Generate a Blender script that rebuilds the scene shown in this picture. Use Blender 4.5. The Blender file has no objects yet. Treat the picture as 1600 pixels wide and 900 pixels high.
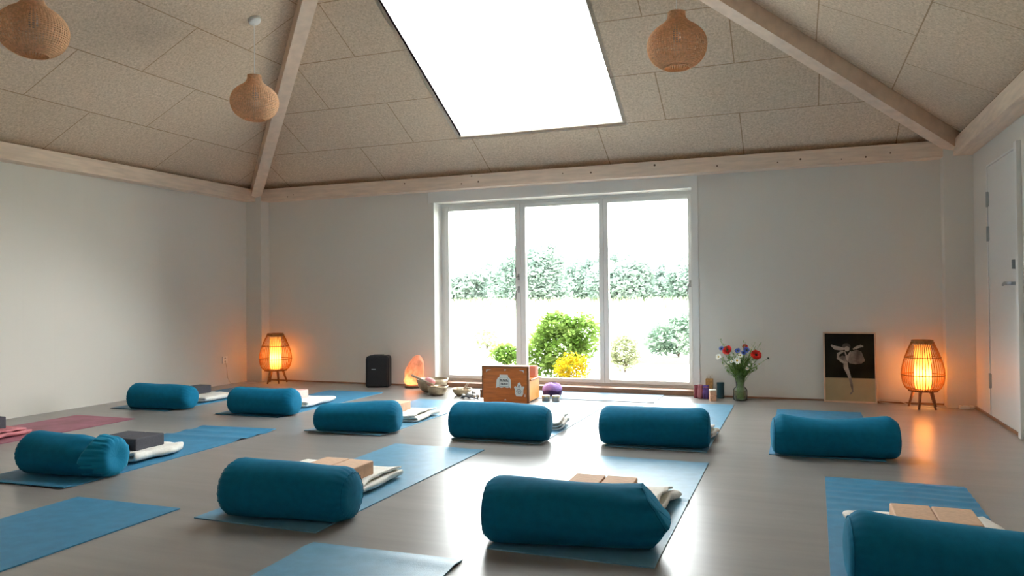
import bpy, bmesh, math, random
from mathutils import Vector, Matrix, noise
random.seed(7)
PI = math.pi
C = bpy.context.scene.collection
sc = bpy.context.scene
W, H, PR, PW, DR = 7.74, 2.186, 0.148, 0.227, 8.0      # room width, beam underside, beam depth, post width, room depth

# ------------------------------------------------------------------ materials
def mat(name, color, rough=.6, metal=0, spec=.5, noise_amt=0, noise_scale=20, bump=0, bump_scale=60, sheen=0,
        stretch=None, emit=None, emit_str=0, trans=0, ior=1.45, coords='Object', color2=None, sheen_tint=None):
    m = bpy.data.materials.new(name); m.use_nodes = True
    nt = m.node_tree; b = nt.nodes['Principled BSDF']
    b.inputs['Base Color'].default_value = (*color, 1)
    b.inputs['Roughness'].default_value = rough
    b.inputs['Metallic'].default_value = metal
    b.inputs['Specular IOR Level'].default_value = spec
    b.inputs['Transmission Weight'].default_value = trans
    b.inputs['IOR'].default_value = ior
    if sheen:
        b.inputs['Sheen Weight'].default_value = sheen
        b.inputs['Sheen Roughness'].default_value = .4
        if sheen_tint: b.inputs['Sheen Tint'].default_value = (*sheen_tint, 1)
    if emit:
        b.inputs['Emission Color'].default_value = (*emit, 1); b.inputs['Emission Strength'].default_value = emit_str
    if noise_amt or bump or color2:
        tc = nt.nodes.new('ShaderNodeTexCoord'); mp = nt.nodes.new('ShaderNodeMapping')
        nt.links.new(tc.outputs[coords], mp.inputs['Vector'])
        if stretch: mp.inputs['Scale'].default_value = stretch
    if noise_amt or color2:
        n = nt.nodes.new('ShaderNodeTexNoise'); n.inputs['Scale'].default_value = noise_scale
        n.inputs['Detail'].default_value = 6
        nt.links.new(mp.outputs[0], n.inputs['Vector'])
        r = nt.nodes.new('ShaderNodeValToRGB')
        c2 = color2 or tuple(min(1, c * (1 + noise_amt)) for c in color)
        c1 = color if color2 else tuple(c * (1 - noise_amt) for c in color)
        r.color_ramp.elements[0].position = .35; r.color_ramp.elements[1].position = .65
        r.color_ramp.elements[0].color = (*c1, 1); r.color_ramp.elements[1].color = (*c2, 1)
        nt.links.new(n.outputs['Fac'], r.inputs['Fac']); nt.links.new(r.outputs[0], b.inputs['Base Color'])
    if bump:
        n2 = nt.nodes.new('ShaderNodeTexNoise'); n2.inputs['Scale'].default_value = bump_scale; n2.inputs['Detail'].default_value = 4
        nt.links.new(mp.outputs[0], n2.inputs['Vector'])
        bp = nt.nodes.new('ShaderNodeBump'); bp.inputs['Strength'].default_value = bump; bp.inputs['Distance'].default_value = .01
        nt.links.new(n2.outputs['Fac'], bp.inputs['Height']); nt.links.new(bp.outputs[0], b.inputs['Normal'])
    return m

def floor_material():
    m = bpy.data.materials.new('brushed_grey_floor'); m.use_nodes = True
    nt = m.node_tree; b = nt.nodes['Principled BSDF']
    tc = nt.nodes.new('ShaderNodeTexCoord'); mp = nt.nodes.new('ShaderNodeMapping')
    mp.inputs['Scale'].default_value = (.7, 6, 1)
    nt.links.new(tc.outputs['Object'], mp.inputs['Vector'])
    n = nt.nodes.new('ShaderNodeTexNoise'); n.inputs['Scale'].default_value = 1.5; n.inputs['Detail'].default_value = 5
    n.inputs['Roughness'].default_value = .65
    nt.links.new(mp.outputs[0], n.inputs['Vector'])
    r = nt.nodes.new('ShaderNodeValToRGB')
    r.color_ramp.elements[0].position = .3; r.color_ramp.elements[1].position = .7
    r.color_ramp.elements[0].color = (.215, .199, .184, 1); r.color_ramp.elements[1].color = (.280, .262, .243, 1)
    nt.links.new(n.outputs['Fac'], r.inputs['Fac']); nt.links.new(r.outputs[0], b.inputs['Base Color'])
    b.inputs['Roughness'].default_value = .29
    b.inputs['Specular IOR Level'].default_value = .8
    return m

def ceiling_material():
    m = bpy.data.materials.new('wood_wool_panels'); m.use_nodes = True
    nt = m.node_tree; b = nt.nodes['Principled BSDF']; b.inputs['Roughness'].default_value = .95
    b.inputs['Specular IOR Level'].default_value = .1
    uv = nt.nodes.new('ShaderNodeUVMap'); uv.uv_map = 'UVMap'
    br = nt.nodes.new('ShaderNodeTexBrick')
    br.offset = .5; br.offset_frequency = 2; br.squash = 1
    br.inputs['Scale'].default_value = 1; br.inputs['Brick Width'].default_value = 1.2; br.inputs['Row Height'].default_value = .6
    br.inputs['Mortar Size'].default_value = .0045; br.inputs['Mortar Smooth'].default_value = .1; br.inputs['Bias'].default_value = 0
    br.inputs['Color1'].default_value = (1, 1, 1, 1); br.inputs['Color2'].default_value = (.955, .95, .93, 1)
    br.inputs['Mortar'].default_value = (.60, .51, .42, 1)
    nt.links.new(uv.outputs[0], br.inputs['Vector'])
    tc = nt.nodes.new('ShaderNodeTexCoord')
    n = nt.nodes.new('ShaderNodeTexNoise'); n.inputs['Scale'].default_value = 55; n.inputs['Detail'].default_value = 8
    n.inputs['Roughness'].default_value = .8
    nt.links.new(tc.outputs['Object'], n.inputs['Vector'])
    r = nt.nodes.new('ShaderNodeValToRGB'); r.color_ramp.elements[0].position = .36; r.color_ramp.elements[1].position = .62
    r.color_ramp.elements[0].color = (.52, .40, .29, 1); r.color_ramp.elements[1].color = (.82, .67, .53, 1)
    nt.links.new(n.outputs['Fac'], r.inputs['Fac'])
    mx = nt.nodes.new('ShaderNodeMix'); mx.data_type = 'RGBA'; mx.blend_type = 'MULTIPLY'; mx.inputs[0].default_value = 1
    nt.links.new(r.outputs[0], mx.inputs[6]); nt.links.new(br.outputs['Color'], mx.inputs[7])
    nt.links.new(mx.outputs[2], b.inputs['Base Color'])
    bp = nt.nodes.new('ShaderNodeBump'); bp.inputs['Strength'].default_value = .5; bp.inputs['Distance'].default_value = .01
    nt.links.new(n.outputs['Fac'], bp.inputs['Height']); nt.links.new(bp.outputs[0], b.inputs['Normal'])
    return m

def wall_material(name, axis):
    """white painted boarding: faint upright joints every 0.2 m"""
    m = mat(name, (.70, .665, .61), .75, spec=.3)
    nt = m.node_tree; b = nt.nodes['Principled BSDF']
    tc = nt.nodes.new('ShaderNodeTexCoord'); sp = nt.nodes.new('ShaderNodeSeparateXYZ'); nt.links.new(tc.outputs['Object'], sp.inputs[0])
    mo = nt.nodes.new('ShaderNodeMath'); mo.operation = 'PINGPONG'; mo.inputs[1].default_value = .15
    nt.links.new(sp.outputs[axis], mo.inputs[0])
    gt = nt.nodes.new('ShaderNodeMapRange'); gt.inputs['From Min'].default_value = 0; gt.inputs['From Max'].default_value = .004
    nt.links.new(mo.outputs[0], gt.inputs['Value'])
    bp = nt.nodes.new('ShaderNodeBump'); bp.inputs['Strength'].default_value = .12; bp.inputs['Distance'].default_value = .004
    nt.links.new(gt.outputs[0], bp.inputs['Height']); nt.links.new(bp.outputs[0], b.inputs['Normal'])
    return m

def glass_pane_material():
    m = bpy.data.materials.new('window_glass'); m.use_nodes = True
    nt = m.node_tree; nt.nodes.clear()
    o = nt.nodes.new('ShaderNodeOutputMaterial'); t = nt.nodes.new('ShaderNodeBsdfTransparent'); g = nt.nodes.new('ShaderNodeBsdfGlossy')
    t.inputs[0].default_value = (.96, .98, .97, 1); g.inputs['Roughness'].default_value = .02
    fr = nt.nodes.new('ShaderNodeLayerWeight'); fr.inputs[0].default_value = .12
    mx = nt.nodes.new('ShaderNodeMixShader'); nt.links.new(fr.outputs['Fresnel'], mx.inputs[0])
    nt.links.new(t.outputs[0], mx.inputs[1]); nt.links.new(g.outputs[0], mx.inputs[2]); nt.links.new(mx.outputs[0], o.inputs[0])
    return m

def translucent_material(name, color, frac=.6, emit=None, strength=0, nscale=0):
    m = bpy.data.materials.new(name); m.use_nodes = True
    nt = m.node_tree; nt.nodes.clear()
    o = nt.nodes.new('ShaderNodeOutputMaterial'); t = nt.nodes.new('ShaderNodeBsdfTranslucent'); d = nt.nodes.new('ShaderNodeBsdfDiffuse')
    t.inputs[0].default_value = (*color, 1); d.inputs[0].default_value = (*color, 1)
    mx = nt.nodes.new('ShaderNodeMixShader'); mx.inputs[0].default_value = frac
    nt.links.new(d.outputs[0], mx.inputs[1]); nt.links.new(t.outputs[0], mx.inputs[2])
    if nscale:
        tc = nt.nodes.new('ShaderNodeTexCoord'); n = nt.nodes.new('ShaderNodeTexNoise'); n.inputs['Scale'].default_value = nscale
        nt.links.new(tc.outputs['Object'], n.inputs['Vector'])
        r = nt.nodes.new('ShaderNodeValToRGB'); r.color_ramp.elements[0].color = tuple(c * .75 for c in color) + (1,)
        r.color_ramp.elements[1].color = (*color, 1); r.color_ramp.elements[0].position = .35; r.color_ramp.elements[1].position = .65
        nt.links.new(n.outputs['Fac'], r.inputs[0]); nt.links.new(r.outputs[0], t.inputs[0]); nt.links.new(r.outputs[0], d.inputs[0])
    last = mx
    if emit:
        e = nt.nodes.new('ShaderNodeEmission'); e.inputs[0].default_value = (*emit, 1); e.inputs[1].default_value = strength
        a = nt.nodes.new('ShaderNodeAddShader'); nt.links.new(mx.outputs[0], a.inputs[0]); nt.links.new(e.outputs[0], a.inputs[1]); last = a
    nt.links.new(last.outputs[0], o.inputs[0])
    return m

M = {}
M['floor'] = floor_material()
M['ceiling'] = ceiling_material()
M['wall_x'] = wall_material('white_boarded_wall', 0)
M['wall_y'] = wall_material('white_boarded_side_wall', 1)
M['white_paint'] = mat('white_gloss_paint', (.76, .755, .73), .45)
M['post_paint'] = mat('white_post_paint', (.70, .665, .61), .6)
M['pine'] = mat('pale_pine', (.76, .60, .48), .6, noise_amt=.08, noise_scale=3, stretch=(1.5, 12, 12), bump=.08)
M['pine_y'] = mat('pale_pine_along', (.76, .61, .49), .6, noise_amt=.08, noise_scale=3, stretch=(12, 1.5, 12), bump=.08)
M['pine_hip'] = mat('pale_pine_hip', (.74, .58, .46), .6, noise_amt=.07, noise_scale=3, stretch=(4, 4, 4), bump=.08)
M['knot'] = mat('dark_knot', (.16, .085, .045), .7)
M['brown_wood'] = mat('brown_threshold_wood', (.27, .145, .085), .5, noise_amt=.25, noise_scale=4, stretch=(2, 20, 20))
M['glass'] = glass_pane_material()
M['skylight_white'] = mat('skylight_shaft_paint', (.85, .86, .86), .6)
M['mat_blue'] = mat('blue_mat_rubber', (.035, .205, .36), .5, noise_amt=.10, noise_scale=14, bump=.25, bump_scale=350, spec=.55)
M['mat_glare'] = mat('glare_tinted_mat_rubber', (.12, .30, .44), .30, noise_amt=.10, noise_scale=14, bump=.2, bump_scale=350, spec=.85)  # window glare on blue mats painted in as a paler base colour
M['mat_grey'] = mat('grey_blue_mat_rubber', (.10, .17, .24), .45, noise_amt=.1, noise_scale=12, bump=.2, bump_scale=300)
M['mat_pink'] = mat('rose_mat_rubber', (.33, .12, .165), .6, noise_amt=.18, noise_scale=5, bump=.2, bump_scale=300)
M['teal'] = mat('teal_cotton', (.002, .128, .238), .8, noise_amt=.06, noise_scale=30, bump=.08, bump_scale=500, sheen=.16, sheen_tint=(.1, .7, 1), spec=.15)
M['teal_lit'] = mat('teal_cotton_lit_end', (.004, .20, .36), .8, bump=.15, bump_scale=400, sheen=.3, sheen_tint=(.2, .8, 1), spec=.2)  # light falling on the bolster end is put into this brighter teal
M['blanket'] = mat('cream_cotton', (.80, .77, .71), .9, noise_amt=.05, noise_scale=60, bump=.5, bump_scale=180, spec=.1)
M['cork_block'] = mat('tan_foam', (.60, .385, .255), .8, noise_amt=.06, noise_scale=60, bump=.1, bump_scale=300)
M['pink_block'] = mat('pale_pink_foam', (.72, .47, .43), .8, noise_amt=.05, noise_scale=60)
M['dark_block'] = mat('charcoal_foam', (.055, .055, .07), .7, noise_amt=.1, noise_scale=80, bump=.1, bump_scale=300)
M['pink_cloth'] = mat('pink_cotton', (.66, .25, .28), .9, noise_amt=.08, noise_scale=40, bump=.4, bump_scale=200)
M['bamboo'] = mat('orange_bamboo', (.50, .20, .06), .5, noise_amt=.2, noise_scale=30)
M['bamboo_dark'] = mat('brown_bamboo_hoop', (.24, .095, .03), .5)
M['leg_wood'] = mat('brown_turned_wood', (.25, .10, .045), .5, noise_amt=.2, noise_scale=30)
M['lamp_paper'] = translucent_material('lamp_paper', (.92, .66, .34), .6, emit=(1, .50, .10), strength=.10)
M['rattan'] = translucent_material('honey_rattan', (.90, .62, .39), .45, nscale=60)
M['white_plastic'] = mat('white_plastic', (.8, .8, .78), .4)
M['bulb'] = mat('clear_bulb_glass', (.9, .88, .84), .08, trans=.55, spec=.6)
M['speaker'] = mat('black_speaker_plastic', (.008, .008, .011), .5, bump=.1, bump_scale=300)
M['grille'] = mat('black_grille_mesh', (.009, .010, .013), .6, bump=.6, bump_scale=900)
M['badge'] = mat('silver_badge', (.5, .52, .55), .4, metal=.6)
M['salt'] = translucent_material('salt_crystal', (.90, .52, .38), .55, nscale=18)
M['dark_wood'] = mat('dark_base_wood', (.10, .05, .025), .5)
M['bronze'] = mat('hammered_bronze', (.44, .36, .25), .38, metal=.7, noise_amt=.15, noise_scale=25, bump=.3, bump_scale=60)
M['felt_pink'] = mat('pink_felt', (.72, .30, .30), .95, bump=.3, bump_scale=200)
M['stick'] = mat('striker_wood', (.36, .27, .20), .6, noise_amt=.2, noise_scale=40)
M['steel'] = mat('steel', (.40, .40, .39), .45, metal=.9)
M['hinge'] = mat('satin_hinge_steel', (.36, .39, .40), .45, metal=.7)
M['harmonium'] = mat('orange_varnished_wood', (.50, .135, .022), .35, noise_amt=.18, noise_scale=4, stretch=(2, 10, 14))
M['harmonium_edge'] = mat('brown_varnished_wood', (.20, .07, .022), .4)
M['bellows'] = mat('pink_bellows_cloth', (.62, .28, .20), .7, bump=.2, bump_scale=100)
M['amber'] = mat('amber_varnished_wood', (.72, .33, .07), .4, noise_amt=.15, noise_scale=8)
M['sticker'] = mat('sticker_paper', (.70, .70, .66), .5)
M['sticker_grey'] = mat('sticker_grey_print', (.40, .42, .42), .5)
M['ink'] = mat('sticker_ink', (.07, .07, .075), .6)
M['purple'] = mat('lilac_cotton', (.33, .19, .48), .9, bump=.3, bump_scale=200, sheen=.3)
M['purple_dark'] = mat('dark_purple_band', (.05, .02, .08), .9)
M['tin'] = mat('grey_tin', (.32, .33, .34), .45, metal=.6)
M['tin_lid'] = mat('gold_tin_lid', (.62, .52, .33), .4, metal=.5)
M['maroon'] = mat('maroon_cloth', (.20, .035, .05), .8, bump=.3, bump_scale=90)
M['violet'] = mat('violet_cloth', (.10, .05, .20), .8, noise_amt=.4, noise_scale=30, bump=.3, bump_scale=90)
M['rose'] = mat('rose_label', (.34, .11, .13), .7)
M['ochre'] = mat('ochre_card', (.45, .24, .08), .7, noise_amt=.2, noise_scale=40)
M['candle'] = mat('peach_wax', (.70, .40, .26), .6, noise_amt=.25, noise_scale=45, stretch=(1, 1, 4))
M['candle_top'] = mat('pale_wax', (.85, .82, .76), .6)
M['teal_tin'] = mat('dark_teal_tin', (.012, .05, .062), .45)
def thin_glass(name, tint, dif, k):
    m = bpy.data.materials.new(name); m.use_nodes = True
    nt = m.node_tree; nt.nodes.clear(); N = nt.nodes.new
    o = N('ShaderNodeOutputMaterial'); t = N('ShaderNodeBsdfTransparent'); g = N('ShaderNodeBsdfGlossy'); d = N('ShaderNodeBsdfDiffuse')
    t.inputs[0].default_value = (*tint, 1); d.inputs[0].default_value = (*dif, 1); g.inputs['Roughness'].default_value = .05
    lw = N('ShaderNodeLayerWeight'); lw.inputs[0].default_value = .14; m1 = N('ShaderNodeMixShader'); m2 = N('ShaderNodeMixShader')
    m1.inputs[0].default_value = k; nt.links.new(t.outputs[0], m1.inputs[1]); nt.links.new(d.outputs[0], m1.inputs[2])
    nt.links.new(lw.outputs['Fresnel'], m2.inputs[0]); nt.links.new(m1.outputs[0], m2.inputs[1]); nt.links.new(g.outputs[0], m2.inputs[2]); nt.links.new(m2.outputs[0], o.inputs[0])
    return m
M['vase_glass'] = thin_glass('vase_glass', (.93, .96, .92), (.6, .65, .6), .06)
M['water'] = thin_glass('greenish_water', (.80, .84, .62), (.30, .33, .16), .25)
M['stem'] = mat('green_stem', (.17, .30, .07), .6, noise_amt=.35, noise_scale=40)
M['red_petal'] = mat('red_petal', (.70, .02, .012), .6, noise_amt=.3, noise_scale=40)
M['blue_petal'] = mat('blue_petal', (.045, .09, .36), .6, noise_amt=.3, noise_scale=40)
M['white_petal'] = mat('white_petal', (.74, .74, .66), .6)
M['yellow_eye'] = mat('yellow_flower_eye', (.60, .38, .03), .7)
M['dark_eye'] = mat('dark_flower_eye', (.03, .03, .02), .7)
M['frame_wood'] = mat('pale_frame_wood', (.60, .42, .30), .5, noise_amt=.1, noise_scale=10)
M['print_dark'] = mat('print_backdrop', (.014, .014, .010), .8, spec=.1, noise_amt=.4, noise_scale=5)
M['print_floor'] = mat('print_floor', (.36, .29, .17), .8, noise_amt=.08, noise_scale=5, spec=.1)
M['print_figure'] = mat('print_figure', (.33, .29, .24), .5, noise_amt=.25, noise_scale=12)
M['print_skirt'] = mat('print_skirt', (.16, .135, .115), .5, noise_amt=.6, noise_scale=10)
M['print_hair'] = mat('print_hair', (.055, .045, .035), .5, noise_amt=.4, noise_scale=12)
M['cable'] = mat('white_cable', (.62, .56, .48), .5)
M['gravel'] = mat('pale_gravel', (.46, .44, .40), .9, noise_amt=.2, noise_scale=12)
M['lawn'] = mat('pale_lawn', (.34, .40, .26), .95, noise_amt=.2, noise_scale=1.5)  # pale green, tone varies at random
M['kerb'] = mat('kerb_stone', (.16, .13, .11), .9)

# ------------------------------------------------------------------ helpers
def obj(name, bm, m, parent=None, smooth=False, label=None, loc=None, angle=None):
    me = bpy.data.meshes.new(name); bmesh.ops.recalc_face_normals(bm, faces=bm.faces[:]); bm.to_mesh(me); bm.free()
    for mm in (m if isinstance(m, (list, tuple)) else [m]): me.materials.append(mm)
    if smooth:
        for p in me.polygons: p.use_smooth = True
    o = bpy.data.objects.new(name, me); C.objects.link(o)
    if parent: o.parent = parent
    if label: o['label'] = label
    if loc: o.location = loc
    return o
def tag(o, label, cat, group=None, kind=None):
    o['label'] = label
    if cat: o['category'] = cat
    if group: o['group'] = group
    if kind: o['kind'] = kind
    return o
def thing(name, label, cat, loc=(0, 0, 0), rz=0, group=None, kind=None):
    o = bpy.data.objects.new(name, None); C.objects.link(o); o.location = loc; o.rotation_euler = (0, 0, rz)
    o.empty_display_size = .1
    return tag(o, label, cat, group, kind)
def dup(root, loc, rz, label, group=None):
    r = root.copy(); C.objects.link(r); r.location = loc; r.rotation_euler = (0, 0, rz); r['label'] = label
    if group: r['group'] = group
    for ch in list(root.children):
        c = ch.copy(); C.objects.link(c); c.parent = r
        for g in ch.children:
            d = g.copy(); C.objects.link(d); d.parent = c
    return r
def NB(): return bmesh.new()
def box(bm, x0, x1, y0, y1, z0, z1, bev=0, mi=0, seg=2):
    vs = [bm.verts.new(p) for p in ((x0, y0, z0), (x1, y0, z0), (x1, y1, z0), (x0, y1, z0), (x0, y0, z1), (x1, y0, z1), (x1, y1, z1), (x0, y1, z1))]
    fs = [bm.faces.new([vs[i] for i in f]) for f in ((3, 2, 1, 0), (4, 5, 6, 7), (0, 1, 5, 4), (1, 2, 6, 5), (2, 3, 7, 6), (3, 0, 4, 7))]
    for f in fs: f.material_index = mi
    if bev:
        es = {e for f in fs for e in f.edges}
        r = bmesh.ops.bevel(bm, geom=list(es), offset=bev, segments=seg, affect='EDGES', profile=.5)
        for f in r['faces']: f.material_index = mi
    return vs
def bx(x0, x1, y0, y1, z0, z1, bev=0):
    bm = NB(); box(bm, x0, x1, y0, y1, z0, z1, bev); return bm
def lathe(bm, prof, seg=32, cx=0, cy=0, cz=0, fn=None, mi=0, close=False):
    rings = []
    for r, z in prof:
        ring = []
        for k in range(seg):
            a = 2 * PI * k / seg
            p = Vector((cx + r * math.cos(a), cy + r * math.sin(a), cz + z))
            if fn: p = fn(p, a, r, z)
            ring.append(bm.verts.new(p))
        rings.append(ring)
    for i in range(len(rings) - 1):
        for k in range(seg):
            f = bm.faces.new((rings[i][k], rings[i][(k + 1) % seg], rings[i + 1][(k + 1) % seg], rings[i + 1][k])); f.material_index = mi
    if close:
        for ring in (rings[0], rings[-1]):
            f = bm.faces.new(ring); f.material_index = mi
    return rings
def tube(bm, pts, r, seg=8, cap=True, closed=False, mi=0, flat=1.0):
    """sweep a round (or flattened) section along points; r may be a list"""
    pts = [Vector(p) for p in pts]; n = len(pts); rings = []
    up = Vector((0, 0, 1))
    prev = None
    for i, p in enumerate(pts):
        if closed: t = pts[(i + 1) % n] - pts[i - 1]
        else: t = pts[min(i + 1, n - 1)] - pts[max(i - 1, 0)]
        t.normalize()
        if prev is None:
            s = t.cross(up)
            if s.length < .05: s = t.cross(Vector((1, 0, 0)))
        else:
            s = prev - t * prev.dot(t)
        s.normalize(); prev = s.copy(); b = t.cross(s)
        rr = r[i] if isinstance(r, (list, tuple)) else r
        rings.append([bm.verts.new(p + s * rr * math.cos(2 * PI * k / seg) + b * rr * flat * math.sin(2 * PI * k / seg)) for k in range(seg)])
    m = n if closed else n - 1
    for i in range(m):
        a, b2 = rings[i], rings[(i + 1) % n]
        for k in range(seg):
            f = bm.faces.new((a[k], a[(k + 1) % seg], b2[(k + 1) % seg], b2[k])); f.material_index = mi
    if cap and not closed:
        for ring in (rings[0], rings[-1]):
            f = bm.faces.new(ring); f.material_index = mi
def tb(pts, r, **k):
    bm = NB(); tube(bm, pts, r, **k); return bm
def prism(bm, poly, y0, y1, mi=0):
    """polygon in x,z extruded along y"""
    a = [bm.verts.new((x, y0, z)) for x, z in poly]; b = [bm.verts.new((x, y1, z)) for x, z in poly]
    n = len(poly)
    for f in [a, b[::-1]] + [[a[i], b[i], b[(i + 1) % n], a[(i + 1) % n]] for i in range(n)]:
        bm.faces.new(f).material_index = mi
def struct(name, bm, m, parent=None, label=None, smooth=False):
    o = obj(name, bm, m, parent, smooth)
    if label: o['label'] = label
    if not parent: o['kind'] = 'structure'
    return o

# ------------------------------------------------------------------ room shell
struct('floor', bx(-.3, W + .3, -DR - .3, .3, -.12, 0), M['floor'], label='grey semi-gloss brushed floor of the room')
bm = NB()
OX0, OX1, OZ = 2.48, 5.335, 2.065
box(bm, -.3, OX0, 0, .3, 0, 2.75); box(bm, OX1, W + .3, 0, .3, 0, 2.75); box(bm, OX0, OX1, 0, .3, OZ, 2.75)
struct('wall_back', bm, M['wall_x'], label='white boarded wall around the glazed garden doors')
struct('wall_left', bx(-.3, 0, -DR - .3, 0, 0, 2.75), M['wall_y'], label='white boarded wall beside the pink mat')
bm = NB()
DY0, DY1, DZ = -.655, -1.575, 2.0
box(bm, W, W + .3, DY0, 0, 0, 2.75); box(bm, W, W + .3, -DR - .3, DY1, 0, 2.75); box(bm, W, W + .3, DY1, DY0, DZ, 2.75)
box(bm, W + .1, W + .3, DY1, DY0, 0, DZ)
struct('wall_right', bm, M['wall_y'], label='white wall with the flush white door')
bm = bx(-.3, W + .3, -DR - .3, -DR, 0, 2.75)
struct('wall_rear', bm, M['wall_x'], label='white wall behind the photographer')

# ceiling: four sloping fields of wood-wool panels, skylight opening in the far one
tB, tL, tR = .512, .484, .499
RX = W * tR / (tL + tR); RZ = 2.33 + tL * RX; RY0 = -(RZ - 2.33) / tB; RY1 = -DR - RY0
EX = .3
bm = NB(); uvl = bm.loops.layers.uv.new('UVMap')
def cface(pts, uvf):
    vs = [bm.verts.new(p) for p in pts]; f = bm.faces.new(vs)
    for l in f.loops: l[uvl].uv = uvf(l.vert.co)
def zB(y): return 2.33 - tB * y
cB, cL, cR = math.hypot(1, tB), math.hypot(1, tL), math.hypot(1, tR)
uB = lambda p: ((p.x - 1.24) * 1.2 / 1.315 + 12, (-p.y * cB - .03) * .6 / .63 + 12)
uL = lambda p: ((-p.y - 1.035) * 1.2 / 1.205 + 12, (p.x * cL - .03) * .6 / .655 + 12)
uR = lambda p: ((-p.y - .91) * 1.2 / 1.22 + 12, ((W - p.x) * cR - .11) * .6 / .655 + 12)
uK = lambda p: ((p.x - 1.24) * 1.2 / 1.315 + 12, ((p.y + DR) * cB - .03) * .6 / .63 + 12)
SX0, SX1, SY0, SY1 = 3.10, 4.785, -.605, -2.50
hipx0 = lambda y: -y * tB / tL
hipx1 = lambda y: W + y * tB / tR
V = lambda x, y: (x, y, zB(y))
cface([V(0, 0), V(W, 0), V(hipx1(SY0), SY0), V(hipx0(SY0), SY0)], uB)
cface([V(hipx0(SY0), SY0), V(SX0, SY0), V(SX0, SY1), V(hipx0(SY1), SY1)], uB)
cface([V(SX1, SY0), V(hipx1(SY0), SY0), V(hipx1(SY1), SY1), V(SX1, SY1)], uB)
cface([V(hipx0(SY1), SY1), V(hipx1(SY1), SY1), (RX, RY0, RZ)], uB)
cface([(0, 0, 2.33), (RX, RY0, RZ), (RX, RY1, RZ), (0, -DR, 2.33)], uL)
cface([(W, 0, 2.33), (RX, RY0, RZ), (RX, RY1, RZ), (W, -DR, 2.33)], uR)
cface([(0, -DR, 2.33), (W, -DR, 2.33), (RX, RY1, RZ)], uK)
ce = struct('ceiling', bm, M['ceiling'], label='hipped ceiling of tan wood-wool panels')
for p_ in ce.data.polygons:
    if p_.normal.z < 0: p_.flip()
so = ce.modifiers.new('thickness', 'SOLIDIFY'); so.thickness = .03; so.offset = 1

# skylight: shaft, frame and pane
sk = thing('window_2', 'large skylight in the sloping ceiling, blown out white by daylight', None, kind='structure')
bm = NB()
nz = Vector((0, tB, 1)).normalized()
def shaft(depth0, depth1, inset, x0=SX0, x1=SX1, y0=SY0, y1=SY1):
    a = [Vector(V(x0 + inset, y0 - inset)), Vector(V(x1 - inset, y0 - inset)), Vector(V(x1 - inset, y1 + inset)), Vector(V(x0 + inset, y1 + inset))]
    return [p + nz * depth0 for p in a], [p + nz * depth1 for p in a]
def ringmesh(bm, i0, i1, d0, d1):
    """a rectangular tube round the opening, between two insets and two depths"""
    lo_in, hi_in = shaft(d0, d1, i0); lo_out, hi_out = shaft(d0, d1, i1)
    vs = [[bm.verts.new(p) for p in q] for q in (lo_in, hi_in, hi_out, lo_out)]
    for k in range(4):
        j = (k + 1) % 4
        for m_ in range(4):
            n_ = (m_ + 1) % 4
            bm.faces.new((vs[m_][k], vs[m_][j], vs[n_][j], vs[n_][k]))
ringmesh(bm, 0, -.04, .0, .18)
obj('shaft', bm, M['skylight_white'], sk)
bm = NB(); ringmesh(bm, -.002, -.05, .18, .24); obj('frame', bm, M['skylight_white'], sk)
bm = NB(); lo, hi = shaft(.205, .212, -.002)
a = [bm.verts.new(p) for p in lo]; b = [bm.verts.new(p) for p in hi]
bm.faces.new(a); bm.faces.new(b)
for k in range(4): bm.faces.new((a[k], a[(k + 1) % 4], b[(k + 1) % 4], b[k]))
obj('pane', bm, M['glass'], sk)

# timber eaves beams, hip beams, corner posts, wood strips
n_trim = 0
def trim(bm, m, label):
    global n_trim; n_trim += 1
    return struct('trim_%d' % n_trim, bm, m, label=label)
bm = NB(); box(bm, PW, W - PW, -PR, 0, H, 2.33, .003); 
eb = trim(bm, M['pine'], 'pale pine eaves beam above the garden doors')
trim(bx(0, PR, -DR, -PR, H, 2.33, .003), M['pine_y'], 'pale pine eaves beam above the wall beside the pink mat')
trim(bx(W - PR, W, -DR, -PR, H, 2.33, .003), M['pine_y'], 'pale pine eaves beam above the white door')
bm = NB()
for i, (x, z) in enumerate([(2.9, 2.235), (3.02, 2.31), (3.1, 2.245), (4.05, 2.27), (4.35, 2.26), (5.6, 2.24), (6.15, 2.235), (6.35, 2.25), (6.7, 2.225), (6.9, 2.23), (.62, 2.22), (.7, 2.24), (2.2, 2.28), (5.0, 2.29), (7.1, 2.25)]):
    r_ = random.uniform(.006, .012)
    bmesh.ops.create_cone(bm, segments=10, radius1=r_, radius2=r_, depth=.004, cap_ends=True, matrix=Matrix.Translation((x, -PR - .001, z)) @ Matrix.Rotation(PI / 2, 4, 'X'))
obj('knots', bm, M['knot'], eb)
trim(bx(0, PW, -PR, 0, 0, 2.30, .002), M['post_paint'], 'white corner post beside the smaller-looking wicker lamp')
trim(bx(W - PW, W, -PR, 0, 0, 2.30, .002), M['post_paint'], 'white corner post behind the plug and cable')
def hip(x0, y0, x1, y1, z0, z1, lab, w=.12, d=.17):
    p0, p1 = Vector((x0, y0, z0)), Vector((x1, y1, z1)); t = (p1 - p0); s = Vector((t.y, -t.x, 0)).normalized() * w / 2
    dn = Vector((0, 0, -d)); bm = NB()
    vs = [bm.verts.new(p) for p in (p0 - s + dn, p0 + s + dn, p0 + s, p0 - s, p1 - s + dn, p1 + s + dn, p1 + s, p1 - s)]
    for f in ((0, 1, 2, 3), (7, 6, 5, 4), (0, 4, 5, 1), (1, 5, 6, 2), (2, 6, 7, 3), (3, 7, 4, 0)): bm.faces.new([vs[i] for i in f])
    trim(bm, M['pine_hip'], lab)
def hipz(s, t): return 2.33 + t * s
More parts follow.
